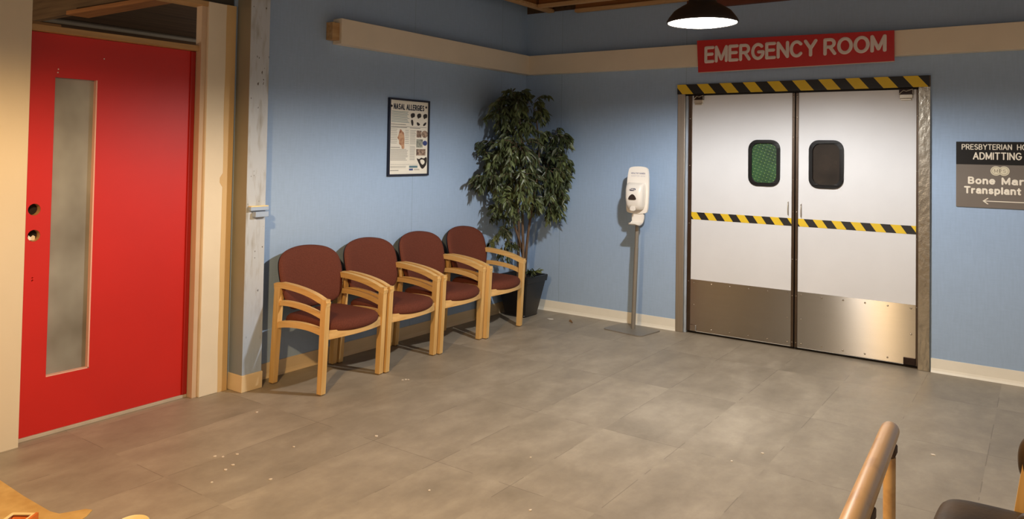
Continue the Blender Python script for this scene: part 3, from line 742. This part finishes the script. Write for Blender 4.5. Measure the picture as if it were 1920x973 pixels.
# head in profile
shape(chaikin([(.27, .385), (.30, .40), (.33, .42), (.37, .44), (.385, .52), (.38, .60), (.39, .655), (.32, .66), (.31, .615), (.27, .60), (.245, .585), (.25, .555), (.235, .53), (.20, .51), (.23, .475), (.245, .44)], 2), M['flesh'], 'head_diagram')
pq(.70, .83, .40, .495, M['photo_a'], 'picture'); shape([(.92+.085*math.cos(t*.26), .447+.05*math.sin(t*.26)) for t in range(24)], M['photo_a'], 'picture')
pq(.70, .87, .52, .635, M['photo_b'], 'picture'); shape([(.93+.06*math.cos(t*.26), .572+.035*math.sin(t*.26)) for t in range(24)], M['ink_blue'], 'picture')
pq(.70, .95, .655, .745, M['photo_a'], 'picture')
shape(chaikin([(.70, .775), (.78, .80), (.84, .77), (.90, .79), (.99, .755), (.99, .86), (.90, .93), (.84, .925), (.78, .86)], 1), M['ink_dark'], 'picture')
shape(chaikin([(.80, .80), (.90, .80), (.94, .84), (.88, .88), (.82, .85)], 2), M['poster'], 'picture', .0116)
for u, v in ((.045, .085), (.945, .07)):
    bm = new(); lathe(bm, [(.010, 0), (.009, .003), (.003, .004)], (.010, PX+u*pw, PZ+(1-v)*ph), 16, 'X'); obj('corner_button', bm, M['ink_dark'], sheet)

# metal catch on the pilaster
ct = thing('wall_catch', 'small grey latch block on the worn pilaster', 'latch', (.139, -3.25, 1.10))
obj('upper_bar', B((.139, -3.322, 1.142), (.166, -3.186, 1.166), .002), M['pilaster'], ct)
obj('top_strip', B((.139, -3.320, 1.1655), (.168, -3.19, 1.172), .001), M['cream_card'], ct)
obj('lower_block', B((.139, -3.292, 1.100), (.175, -3.192, 1.134), .003), M['pilaster'], ct)

# ------------------------------------------------------------------ waiting chairs
def leg_bm(p0, p1, y0, y1):      # p = (x0,x1,z) lower and upper section
    bm = new()
    poly = [(p0[0], p0[2]), (p0[1], p0[2]), (p1[1], p1[2]), (p1[0], p1[2])]
    prism(bm, poly, y0, y1, lambda u, v, d: Vector((u, d, v)))
    return bevel_all(bm, .004, 2)
def strip_bm(top, bot, y0, y1):
    poly = chaikin(top, 2, False)+chaikin(bot, 2, False)[::-1]
    bm = new(); prism(bm, poly, y0, y1, lambda u, v, d: Vector((u, d, v)))
    return bevel_all(bm, .004, 2, 40)
HW, TH = .291, .039
def make_chair(label, group):
    t = thing('waiting_chair', label, 'chair', group=group)
    for s in (-1, 1):
        y0, y1 = sorted((s*HW, s*(HW-TH)))
        l = obj('leg', leg_bm((.002, .040, .008), (.034, .086, .632), y0, y1), M['oak'], t, False, 40)
        obj('foot_glide', B((.004, y0+.004, 0), (.038, y1-.004, .010), .002), M['foot'], l, False)
        l = obj('leg', leg_bm((.436, .474, .008), (.456, .500, .60), y0, y1), M['oak'], t, False, 40)
        obj('foot_glide', B((.438, y0+.004, 0), (.472, y1-.004, .010), .002), M['foot'], l, False)
        obj('armrest', strip_bm([(.026, .655), (.06, .668), (.14, .668), (.27, .655), (.39, .632), (.47, .602), (.506, .582)],
                                [(.030, .622), (.07, .630), (.15, .630), (.27, .617), (.37, .597), (.44, .572), (.50, .556)], y0-.001*s, y1+.001*s), M['oak_x'], t, False, 40)
        obj('arm_slat', strip_bm([(.055, .545), (.14, .556), (.26, .55), (.36, .535), (.46, .508)], [(.05, .512), (.14, .522), (.26, .515), (.36, .50), (.46, .472)], y0+.008, y1-.008), M['oak_x'], t, False, 40)
        obj('side_rail', strip_bm([(.035, .405), (.14, .425), (.26, .432), (.36, .428), (.46, .412)], [(.03, .362), (.14, .384), (.26, .392), (.36, .388), (.46, .370)], y0+.006, y1-.006), M['oak_x'], t, False, 40)
    # bowed front rail under the seat
    bm = new(); n = 24; Wd = HW-TH+.004
    A = []
    for k in range(n+1):
        y = -Wd+2*Wd*k/n; q = (y/Wd)**2
        xo = .476+.062*(1-q); xi = xo-.028
        A.append([bm.verts.new(Vector(p)) for p in ((xi, y, .342), (xo, y, .342+.012*(1-q)), (xo, y, .400), (xi, y, .400))])
    for a_, b_ in zip(A, A[1:]):
        for k in range(4): bm.faces.new((a_[k], a_[(k+1) % 4], b_[(k+1) % 4], b_[k]))
    bm.faces.new(A[0]); bm.faces.new(A[-1])
    obj('front_rail', bm, M['oak_y'], t, False, 40)
    obj('rear_rail', B((.03, -HW+TH, .36), (.055, HW-TH, .40), .003), M['oak_y'], t, False)
    # seat
    sw = HW-TH-.004
    o2 = [(.07, -sw), (.25, -sw), (.44, -sw), (.50, -sw*.86), (.545, -sw*.45), (.558, 0), (.545, sw*.45), (.50, sw*.86), (.44, sw), (.25, sw), (.07, sw), (.045, sw*.6), (.045, -sw*.6)]
    o2 = chaikin(o2, 3)
    obj('seat', puff(o2, .050, .034, lambda u, v, h: Vector((u, v, .410+h+.03*(u-.3)*(-.3))), 8, 12), M['fabric'], t, False, 60)
    # back
    ob = [(-.215, .48), (-.262, .55), (-.280, .64), (-.284, .735), (-.266, .805), (-.20, .850), (-.10, .870), (0, .876), (.10, .870), (.20, .850), (.266, .805), (.284, .735), (.280, .64), (.262, .55), (.215, .48), (.1, .466), (-.1, .466)]
    ob = chaikin(ob, 3)
    def fb(u, v, h): return Vector((.092-.10*(v-.47)/.4+.62*u*u-.012+h, u, v))
    obj('backrest', puff(ob, .030, .012, fb, 8, 10), M['fabric'], t, False, 60)
    ob2 = [(u*.985, .67+(v-.67)*.985) for u, v in ob]
    obj('back_shell', puff(ob2, .0, .022, lambda u, v, h: fb(u, v, h-.008), 6, 12), M['shell'], t, False, 60)
    return t
def copy_tree(o, parent=None):
    c = o.copy(); col.objects.link(c)
    if parent is not None: c.parent = parent
    for ch in o.children: copy_tree(ch, c)
    return c
grp = 'maroon chairs in a row against the blue wall'
labs = ['maroon waiting chair nearest the red door, left end of the row', 'second maroon waiting chair from the red door',
        'third maroon waiting chair from the red door, pale worn spot on the seat edge', 'maroon waiting chair beside the potted tree, right end of the row']
base = make_chair(labs[0], grp)
spots = [(.094, -2.826), (.063, -2.230), (.040, -1.633), (.030, -1.036)]
for i, (x, y) in enumerate(spots):
    o = base if i == 0 else copy_tree(base)
    o.location = (x, y, 0); o.rotation_euler = (0, 0, R(4)); o['label'] = labs[i]

# ------------------------------------------------------------------ ficus
fx, fy = .205, -.325
tr = thing('potted_ficus', 'tall artificial weeping fig in a black square pot', 'plant', (fx, fy, 0))
def sq(h, z, r=.02): return [Vector((fx+u, fy+v, z)) for u, v in rrect(-h, h, -h, h, r, 4)]
bm = new(); rings = []
for h, z in ((.112, 0), (.118, .012), (.115, .02), (.168, .315), (.168, .32), (.180, .324), (.186, .375), (.182, .38), (.170, .38), (.160, .33)):
    rings.append([bm.verts.new(p) for p in sq(h, z)])
n = len(rings[0])
for a_, b_ in zip(rings, rings[1:]):
    for k in range(n): bm.faces.new((a_[k], a_[(k+1) % n], b_[(k+1) % n], b_[k]))
bm.faces.new(rings[0])
pot = obj('pot', bm, M['pot'], tr, smooth=35)
bm = new(); bm.faces.new([bm.verts.new(p) for p in sq(.162, .335)])
obj('soil', bm, M['soil'], tr)
stems = [[(fx-.03, fy-.02, .32), (fx-.02, fy-.03, .62), (fx+.0, fy-.06, .95), (fx-.02, fy-.12, 1.35), (fx-.03, fy-.14, 1.75), (fx+.02, fy-.16, 2.0)],
         [(fx+.02, fy+.02, .32), (fx+.04, fy+.01, .60), (fx+.09, fy-.02, .85), (fx+.15, fy-.03, 1.15), (fx+.19, fy-.0, 1.5), (fx+.16, fy-.04, 1.9)],
         [(fx+.0, fy+.03, .32), (fx+.03, fy-.02, .60), (fx-.03, fy-.10, .86), (fx-.08, fy-.22, 1.2), (fx-.08, fy-.32, 1.55)],
         [(fx+.03, fy-.03, .32), (fx+.05, fy-.05, .65), (fx+.03, fy-.05, .9), (fx+.12, fy-.16, 1.25), (fx+.14, fy-.24, 1.6), (fx+.1, fy-.22, 1.85)]]
for s in stems:
    p = chaikin(s, 2, False)
    bm = new(); tube(bm, p, [.017-.012*i/len(p) for i in range(len(p))], 8); obj('stem', bm, M['bark'], tr, smooth=60)
leaves = new(); twigs = new()
def leaf(bm, p, d, L, w, roll):
    d = d.normalized(); s = d.cross(Vector((math.cos(roll), math.sin(roll), .3))).normalized(); nn = s.cross(d)
    m0 = bm.verts.new(p); mids = []
    for q, ww, dr in ((.35, 1., .02), (.7, .62, .06)):
        c = p+d*L*q - Vector((0, 0, dr*L))
        mids.append((bm.verts.new(c+s*w*ww+nn*w*.25), bm.verts.new(c), bm.verts.new(c-s*w*ww+nn*w*.25)))
    tip = bm.verts.new(p+d*L-Vector((0, 0, .16*L)))
    a_, b_ = mids
    for f_ in ((m0, a_[0], a_[1]), (m0, a_[1], a_[2]), (a_[0], b_[0], b_[1], a_[1]), (a_[1], b_[1], b_[2], a_[2]), (b_[0], tip, b_[1]), (b_[1], tip, b_[2])): bm.faces.new(f_)
def clampv(p):
    p.x = max(.03, p.x); p.y = min(-.03, p.y)
    if p.z < .95 and p.y < -.70: p.y = -.70
    return p
blobs = [((.30, -.60, 1.99), .16, 22), ((.22, -.74, 1.92), .12, 14), ((.35, -.42, 1.97), .13, 14), ((.27, -.5, 2.05), .10, 10),
         ((.46, -.20, 1.69), .12, 15), ((.50, -.12, 1.70), .09, 9), ((.22, -.70, 1.58), .16, 20), ((.2, -.80, 1.42), .14, 17), ((.2, -.86, 1.29), .12, 15),
         ((.40, -.70, 1.58), .16, 20), ((.38, -.66, 1.32), .18, 24), ((.30, -.55, 1.75), .18, 22), ((.45, -.27, 1.38), .16, 22), ((.50, -.17, 1.48), .13, 18),
         ((.24, -.72, 1.10), .14, 16), ((.22, -.62, .98), .11, 9), ((.47, -.20, 1.06), .12, 12), ((.5, -.14, 1.36), .10, 10), ((.35, -.50, 1.14), .14, 13), ((.44, -.26, 1.08), .13, 16), ((.49, -.2, 1.22), .12, 14), ((.3, -.45, 1.45), .16, 16), ((.22, -.66, .84), .08, 5), ((.20, -.62, .72), .09, 7)]
rg = random.Random(11)
for (c, r, nt_) in blobs:
    c = Vector(c)
    for k in range(nt_):
        d = Vector((rg.gauss(0, 1), rg.gauss(0, 1), rg.gauss(0, .8))).normalized()
        p = clampv(c+d*r*.55*rg.random()); d = (d+Vector((0, 0, .25))).normalized()
        L = r*rg.uniform(.8, 1.35); pts = [p.copy()]
        n = 9
        for i in range(n):
            d = (d+Vector((0, 0, -.17))).normalized()
            p = clampv(p+d*L/n); pts.append(p.copy())
            if i:
                for s_ in (0, 1):
                    a_ = rg.uniform(0, 2*PI)
                    dl = Vector((math.cos(a_)*.75, math.sin(a_)*.75, rg.uniform(-1.05, -.1)))+d*.7
                    q = p+Vector((rg.gauss(0, .006), rg.gauss(0, .006), rg.gauss(0, .006)))
                    LL = rg.uniform(.05, .082)
                    e_ = q+dl.normalized()*LL
                    if e_.x < .006 or e_.y > -.006: dl.x = abs(dl.x); dl.y = -abs(dl.y)
                    leaf(leaves, q, dl, LL, LL*rg.uniform(.15, .21), rg.uniform(0, 2*PI))
        tube(twigs, pts, [.0028-.0018*i/n for i in range(n+1)], 4, False)
for v in leaves.verts: clampv(v.co) if (v.co.x < .008 or v.co.y > -.008 or v.co.z < .95) else None
obj('foliage', leaves, M['leaf'], tr, smooth=60)
obj('twigs', twigs, M['bark'], tr)['kind'] = 'stuff'
bm = new()
for k in range(9):
    a_ = rg.uniform(-.9, .9)-.5; p = Vector((fx+.085, fy-.02, .335)); d = Vector((math.cos(a_)*.6, math.sin(a_)*.6, 1.4)).normalized()
    for i in range(6):
        p = p+d*.026; d = (d+Vector((math.cos(a_)*.12, math.sin(a_)*.12, -.13))).normalized()
        if i > 1:
            for s_ in range(2): leaf(bm, p, d+Vector((rg.gauss(0, .7), rg.gauss(0, .7), rg.gauss(-.1, .4))), .055, .010, rg.uniform(0, 6))
obj('low_sprout', bm, M['leaf'], tr)

# ------------------------------------------------------------------ sanitizer dispenser on a stand
ds = thing('sanitizer_stand', 'white hand sanitizer dispenser on a grey pole stand', 'sanitizer dispenser', (1.315, -.225, 0))
rotb = Matrix.Rotation(R(-9), 3, 'Z')
pl = rrect(-.20, .20, -.165, .165, .045)
bm = new(); prism(bm, [tuple((rotb @ Vector((u, v, 0)))[:2]) for u, v in pl], 0, .009, lambda u, v, d: Vector((1.317+u, -.228+v, d)))
obj('base_plate', bevel_all(bm, .002, 1, 50), M['grey_metal'], ds)
lean = lambda z: Vector((1.312+.030*z, -.195+.0*z, z))
bm = new(); tube(bm, [lean(.008), lean(.72)], .0195, 20); tube(bm, [lean(.70), lean(1.25)], .0175, 20); obj('pole', bm, M['grey_metal'], ds, smooth=40)
cxm = 1.352
fS = lambda y0: (lambda u, v, d: Vector((u+.025*(v-1.2), y0-d, v)))
out = chaikin([(cxm-.105, 1.05), (cxm-.108, 1.25), (cxm-.094, 1.40), (cxm-.075, 1.428), (cxm, 1.435), (cxm+.075, 1.428), (cxm+.096, 1.40), (cxm+.104, 1.25), (cxm+.103, 1.06), (cxm+.085, 1.02), (cxm-.085, 1.02)], 2)
obj('back_board', bevel_all(prism(new(), out, 0, .022, fS(-.205)), .005, 2, 40), M['board_white'], ds, smooth=40)
obj('message', text_bm('HEALTHY HANDS', cxm-.062, 1.366, .014, .135, .0028, fB(-.227), .0008, .35), M['label_text'], ds)
obj('message', text_bm('SANITIZE HERE', cxm-.062, 1.343, .014, .135, .0028, fB(-.227), .0008, .35), M['label_faint'], ds)
# housing: lofted rounded sections
bm = new(); rings = []
hc = cxm-.002
for z, hw, y1 in ((1.055, .052, -.275), (1.065, .066, -.292), (1.10, .078, -.312), (1.16, .083, -.322), (1.23, .084, -.318), (1.268, .082, -.302), (1.286, .078, -.275), (1.291, .072, -.24)):
    sec = []
    for k in range(25):
        a_ = PI*k/24
        u = -math.cos(a_); s_ = math.sin(a_)
        u = math.copysign(abs(u)**.45, u); s_ = s_**.45
        sec.append(bm.verts.new((hc+hw*u, -.2265+(y1+.2265)*s_, z)))
    rings.append(sec)
for a_, b_ in zip(rings, rings[1:]):
    for k in range(24): bm.faces.new((a_[k], a_[k+1], b_[k+1], b_[k]))
    bm.faces.new((a_[24], a_[0], b_[0], b_[24]))
bm.faces.new(rings[0]); bm.faces.new(rings[-1])
hs = obj('housing', bm, M['white_plastic'], ds, smooth=45)
lb = obj('brand_label', prism(new(), chaikin([(hc-.030, 1.222), (hc+.026, 1.226), (hc+.032, 1.246), (hc-.024, 1.244)], 1), 0, .004, fB(-.318)), M['label_blue'], hs)
obj('lettering', text_bm('PURELL', hc-.023, 1.229, .012, .048, .0026, fB(-.322), .0006, .35), M['white_plastic'], hs)
obj('sensor_window', prism(new(), chaikin([(hc-.040, 1.152), (hc-.028, 1.178), (hc-.006, 1.194), (hc+.006, 1.194), (hc+.026, 1.178), (hc+.038, 1.152), (hc+.026, 1.144), (hc-.028, 1.144)], 2), 0, .006, fB(-.319)), M['sensor'], hs)
bm = prism(new(), chaikin([(hc-.028, 1.05), (hc-.02, 1.09), (hc+.02, 1.09), (hc+.028, 1.05)], 1), 0, .012, fB(-.305)); obj('nozzle_cover', bm, M['white_plastic'], hs)
# drip tray
bm = new(); prism(bm, chaikin([(cxm-.055, 1.03), (cxm-.055, .945), (cxm-.03, .93), (cxm+.03, .93), (cxm+.06, .96), (cxm+.06, 1.03)], 1), 0, .012, fB(-.206))
obj('tray_back', bm, M['white_plastic'], ds)
bm = new(); rings = []
for y, hw, zz in ((-.21, .056, .945), (-.24, .058, .928), (-.28, .056, .922), (-.305, .046, .928), (-.315, .03, .936)):
    rings.append([bm.verts.new(p) for p in ((cxm-hw, y, zz+.012), (cxm-hw*.9, y, zz), (cxm+hw*.9, y, zz), (cxm+hw, y, zz+.012), (cxm+hw*.85, y, zz+.008), (cxm-hw*.85, y, zz+.008))])
for a_, b_ in zip(rings, rings[1:]):
    for k in range(6): bm.faces.new((a_[k], a_[(k+1) % 6], b_[(k+1) % 6], b_[k]))
bm.faces.new(rings[0]); bm.faces.new(rings[-1])
obj('drip_tray', bm, M['white_plastic'], ds, smooth=40)

# ------------------------------------------------------------------ pendant lamp
LX, LY, LZ = 2.630, -2.04, 2.318
lp = thing('pendant_lamp', 'lit pendant lamp with a dark dome shade', 'lamp', (LX, LY, LZ))
prof = [(.205, .0), (.206, .012), (.196, .03), (.165, .07), (.12, .10), (.085, .118), (.075, .15), (.07, .20), (.05, .215), (.048, .20), (.066, .14), (.08, .11), (.115, .092), (.16, .062), (.19, .026), (.199, .0)]
bm = new(); lathe(bm, prof, (LX, LY, LZ), 56, closed=True)
obj('lamp_shade', bm, M['shade'], lp, smooth=50)
bm = new(); lathe(bm, [(.198, .004), (.150, -.006), (.08, -.010), (.01, -.011)], (LX, LY, LZ), 48)
obj('diffuser', bm, M['bulb'], lp, smooth=60, label='glowing white diffuser')
bm = new(); tube(bm, [(LX, LY, LZ+.20), (LX, LY, 2.914)], .014, 12); lathe(bm, [(.05, 0), (.05, .03)], (LX, LY, 2.884), 20)
obj('stem', bm, M['shade'], lp, smooth=40)

# ------------------------------------------------------------------ handrail
hr = thing('handrail', 'tan painted pipe handrail on slim posts', 'handrail', (3.96, -4.14, 0))
ra = Vector((3.952, -4.115, .848)); dr = Vector((.066, -1, .068))
def at_r(s): return ra+dr*s
bm = new()
pts = [at_r(0), at_r(.004), at_r(.012), at_r(.03)]+[at_r(s) for s in (.5, 1.0, 1.6, 2.3)]
tube(bm, pts, [.012, .019, .0220, .0225]+[.0225]*4, 28)
obj('rail', bm, M['rail'], hr, smooth=50)
for s in (.075, .56, 1.85):
    p = at_r(s)+Vector((.004, 0, 0))
    bm = new(); tube(bm, [(p.x, p.y, 0), (p.x, p.y, p.z-.05)], .0145, 16)
    lathe(bm, [(.04, 0), (.04, .008)], (p.x, p.y, 0), 20)
    po = obj('post', bm, M['rail'], hr, smooth=40)
    bm = new(); tube(bm, [(p.x, p.y, p.z-.055), (p.x+.002, p.y, p.z-.035), (p.x-.004, p.y, p.z-.016)], [.011, .012, .010], 10)
    box(bm, (p.x-.006, p.y-.022, p.z-.045), (p.x+.016, p.y+.022, p.z-.022), .004)
    obj('bracket', bm, M['bracket'], po, smooth=40)

# ------------------------------------------------------------------ brown armchair at the right edge
ac = thing('armchair', 'brown vinyl armchair at the right beyond the handrail', 'chair', (4.28, -3.66, 0))
sx0, sx1, sy0, sy1 = 3.985, 4.52, -3.99, -3.372
o2 = chaikin([(sx0+.012, sy0), (sx0, sy0+.12), (sx0+.004, sy1-.07), (sx0+.03, sy1-.012), (sx0+.11, sy1+.004), (sx1-.06, sy1), (sx1, sy1-.06), (sx1, sy0+.06), (sx1-.06, sy0)], 3)
obj('seat', puff(o2, .045, .05, lambda u, v, h: Vector((u, v, .405+h)), 8, 9), M['vinyl'], ac, smooth=60)
bm = new(); box(bm, (sx0+.06, sy0+.05, .33), (sx1-.02, sy1-.05, .37), .004); obj('seat_frame', bm, M['oak_x'], ac)
for (x, y) in ((sx0+.08, sy0+.05), (sx0+.08, sy1-.05)):
    obj('leg', leg_bm((x-.018, x+.018, .0), (x-.022, x+.022, .34), y-.02, y+.02), M['oak'], ac)
for (x, y) in ((sx1-.02, sy0+.03), (sx1-.02, sy1-.03)):
    obj('leg', leg_bm((x+.02, x+.055, 0), (x-.02, x+.02, .64), y-.02, y+.02), M['oak'], ac)
for y in (sy0-.012, sy1+.025):
    bm = new(); prism(bm, [(4.188, .36), (4.224, .36), (4.258, .60), (4.222, .60)], y-.018, y+.018, lambda u, v, d: Vector((u, d, v)))
    obj('arm_post', bevel_all(bm, .004, 2), M['oak'], ac)
    bm = puff(chaikin([(4.206, .545), (4.206, .64), (4.25, .69), (4.40, .70), (4.54, .695), (4.54, .64), (4.40, .64), (4.28, .60), (4.232, .525)], 3), .028, .028, lambda u, v, h: Vector((u, y+h, v)), 6, 6)
    obj('arm_pad', bm, M['vinyl'], ac, smooth=60)
ob = chaikin([(sy0+.03, .52), (sy0+.02, .86), (sy0+.1, .90), (sy1-.1, .90), (sy1-.02, .86), (sy1-.03, .52)], 3)
obj('backrest', puff(ob, .03, .03, lambda u, v, h: Vector((4.525+.14*(v-.5)+h, u, v)), 6, 8), M['vinyl'], ac, smooth=60)

# ------------------------------------------------------------------ sheet, carton, tub and litter on the floor
poly = [(.012, -4.772), (.33, -4.770), (.62, -4.776), (.86, -4.772), (.912, -4.758), (.955, -4.672), (.985, -4.660), (1.02, -4.70), (1.10, -4.86), (1.25, -5.1), (1.25, -6.4), (.012, -6.4)]
tag(obj('floor_sheet', prism(new(), poly, 0.0005, .004, fF(0)), M['kraft']), 'torn tan protective sheet on the floor by the cream wall', 'floor covering')
ct = thing('carton', 'small open orange carton on the tan sheet', 'carton', (1.005, -4.962, .004), rz=.614)
def wl(a_, b_, bev=.001): return B(a_, b_, bev)
obj('carton_body', ring_plate(rrect(-.045, .045, -.05, .05, .006, 2), rrect(-.040, .040, -.045, .045, .004, 2), fF(0), .0, .075), M['orange'], ct, False)
obj('carton_rim', ring_plate(rrect(-.047, .047, -.052, .052, .006, 2), rrect(-.037, .037, -.042, .042, .004, 2), fF(0), .075, .083), M['cream_card'], ct, False, label='cream rim')
obj('carton_lining', B((-.04, -.045, .002), (.04, .045, .035)), M['bracket'], ct, False)
bm = prism(new(), [(-.05, .0), (.05, .0), (.05, .010), (-.05, .010)], .02, .086, fF(0))
bmesh.ops.transform(bm, matrix=Matrix.Translation((.058, 0, 0)) @ Matrix.Rotation(PI/2, 4, 'Z'), verts=bm.verts)
obj('carton_flap', bm, M['orange'], ct, False)
tb = thing('paper_tub', 'round cream paper tub standing on the floor by the tan sheet', 'tub', (1.425, -4.726, 0))
bm = new(); lathe(bm, [(.040, .0), (.054, .10), (.057, .101), (.058, .106), (.055, .109), (.051, .104), (.038, .004)], (1.425, -4.726, 0), 40, closed=True)
bm.faces.new([v for v in bm.verts][:40])
obj('tub_wall', bm, M['tub'], tb, smooth=40)
bm = new(); lathe(bm, [(.040, .012), (.041, .02)], (1.425, -4.726, 0), 32); obj('tub_bottom', bm, M['cream_card'], tb)
bm = new(); leaf(bm, Vector((.735, -.33, .012)), Vector((.8, -.3, .1)), .06, .02, 1.); 
for v in bm.verts: v.co.z = max(v.co.z, .003)
tag(obj('dry_leaf', bm, M['leaf_dry']), 'curled dry leaf on the floor right of the pot', 'leaf')
bm = new(); prism(bm, [(.497, -.318), (.53, -.335), (.56, -.31), (.545, -.298), (.515, -.308)], .001, .004, fF(0))
tag(obj('paper_scrap', bm, M['paper_white']), 'tiny white paper scrap on the floor beside the pot', 'scrap')
bm = new()
for (x, y) in [(.889, -4.018), (.926, -3.998), (.953, -3.935), (1.048, -4.025), (1.326, -4.016), (1.099, -3.701), (.516, -3.498), (1.989, -3.656), (1.33, -3.337), (2.461, -3.535), (3.075, -2.282), (2.981, -2.482), (3.799, -1.75), (1.14, -4.2), (2.148, -3.065), (.76, -2.50), (.775, -2.49), (.75, -2.52), (1.07, -4.08)]:
    r_ = rg.uniform(.006, .010); a_ = rg.uniform(0, 3)
    prism(bm, [(x+r_*math.cos(a_+k*1.26)*(1.4 if k % 2 else .8), y+r_*math.sin(a_+k*1.26)) for k in range(5)], .0005, .003, fF(0))
tag(obj('floor_debris', bm, M['debris']), 'pale plaster specks scattered over the vinyl floor', 'debris', kind='stuff')

# ------------------------------------------------------------------ light
def spot(name, loc, energy, color, size, blend, radius):
    l = bpy.data.lights.new(name, 'SPOT'); l.energy = energy; l.color = color; l.spot_size = R(size); l.spot_blend = blend; l.shadow_soft_size = radius
    o = bpy.data.objects.new(name, l); col.objects.link(o); o.location = loc; return o
spot('pendant_light', (LX, LY, LZ-.016), 385, (1, .975, .95), 170, .35, .05)
def batwing(o, a, b):
    """luminaire curve: a - b*cos(angle from straight down)"""
    l = o.data; l.use_nodes = True; nt = l.node_tree; N = nt.nodes; L = nt.links
    em = [n for n in N if n.type == 'EMISSION'][0]
    g = N.new('ShaderNodeNewGeometry'); sx = N.new('ShaderNodeSeparateXYZ'); L.new(g.outputs['Incoming'], sx.inputs[0])
    ab = N.new('ShaderNodeMath'); ab.operation = 'ABSOLUTE'; L.new(sx.outputs[2], ab.inputs[0])
    m = N.new('ShaderNodeMath'); m.operation = 'MULTIPLY_ADD'; L.new(ab.outputs[0], m.inputs[0]); m.inputs[1].default_value = -b; m.inputs[2].default_value = a
    L.new(m.outputs[0], em.inputs['Strength'])
batwing(sc.objects['pendant_light'], 1.32, .80)
spot('warm_work_light', (2.35, -5.55, 2.42), 330, (1, .655, .31), 165, .3, .06)
batwing(sc.objects['warm_work_light'], 1.12, .42)
w = bpy.data.worlds.new('ambient'); sc.world = w; w.use_nodes = True
bg = w.node_tree.nodes['Background']; bg.inputs['Color'].default_value = (1, .83, .67, 1); bg.inputs['Strength'].default_value = .46

sc.view_settings.view_transform = 'Standard'; sc.view_settings.look = 'None'; sc.view_settings.exposure = 0; sc.view_settings.gamma = 1
sc.cycles.use_denoising = True
sc.cycles.max_bounces = 8
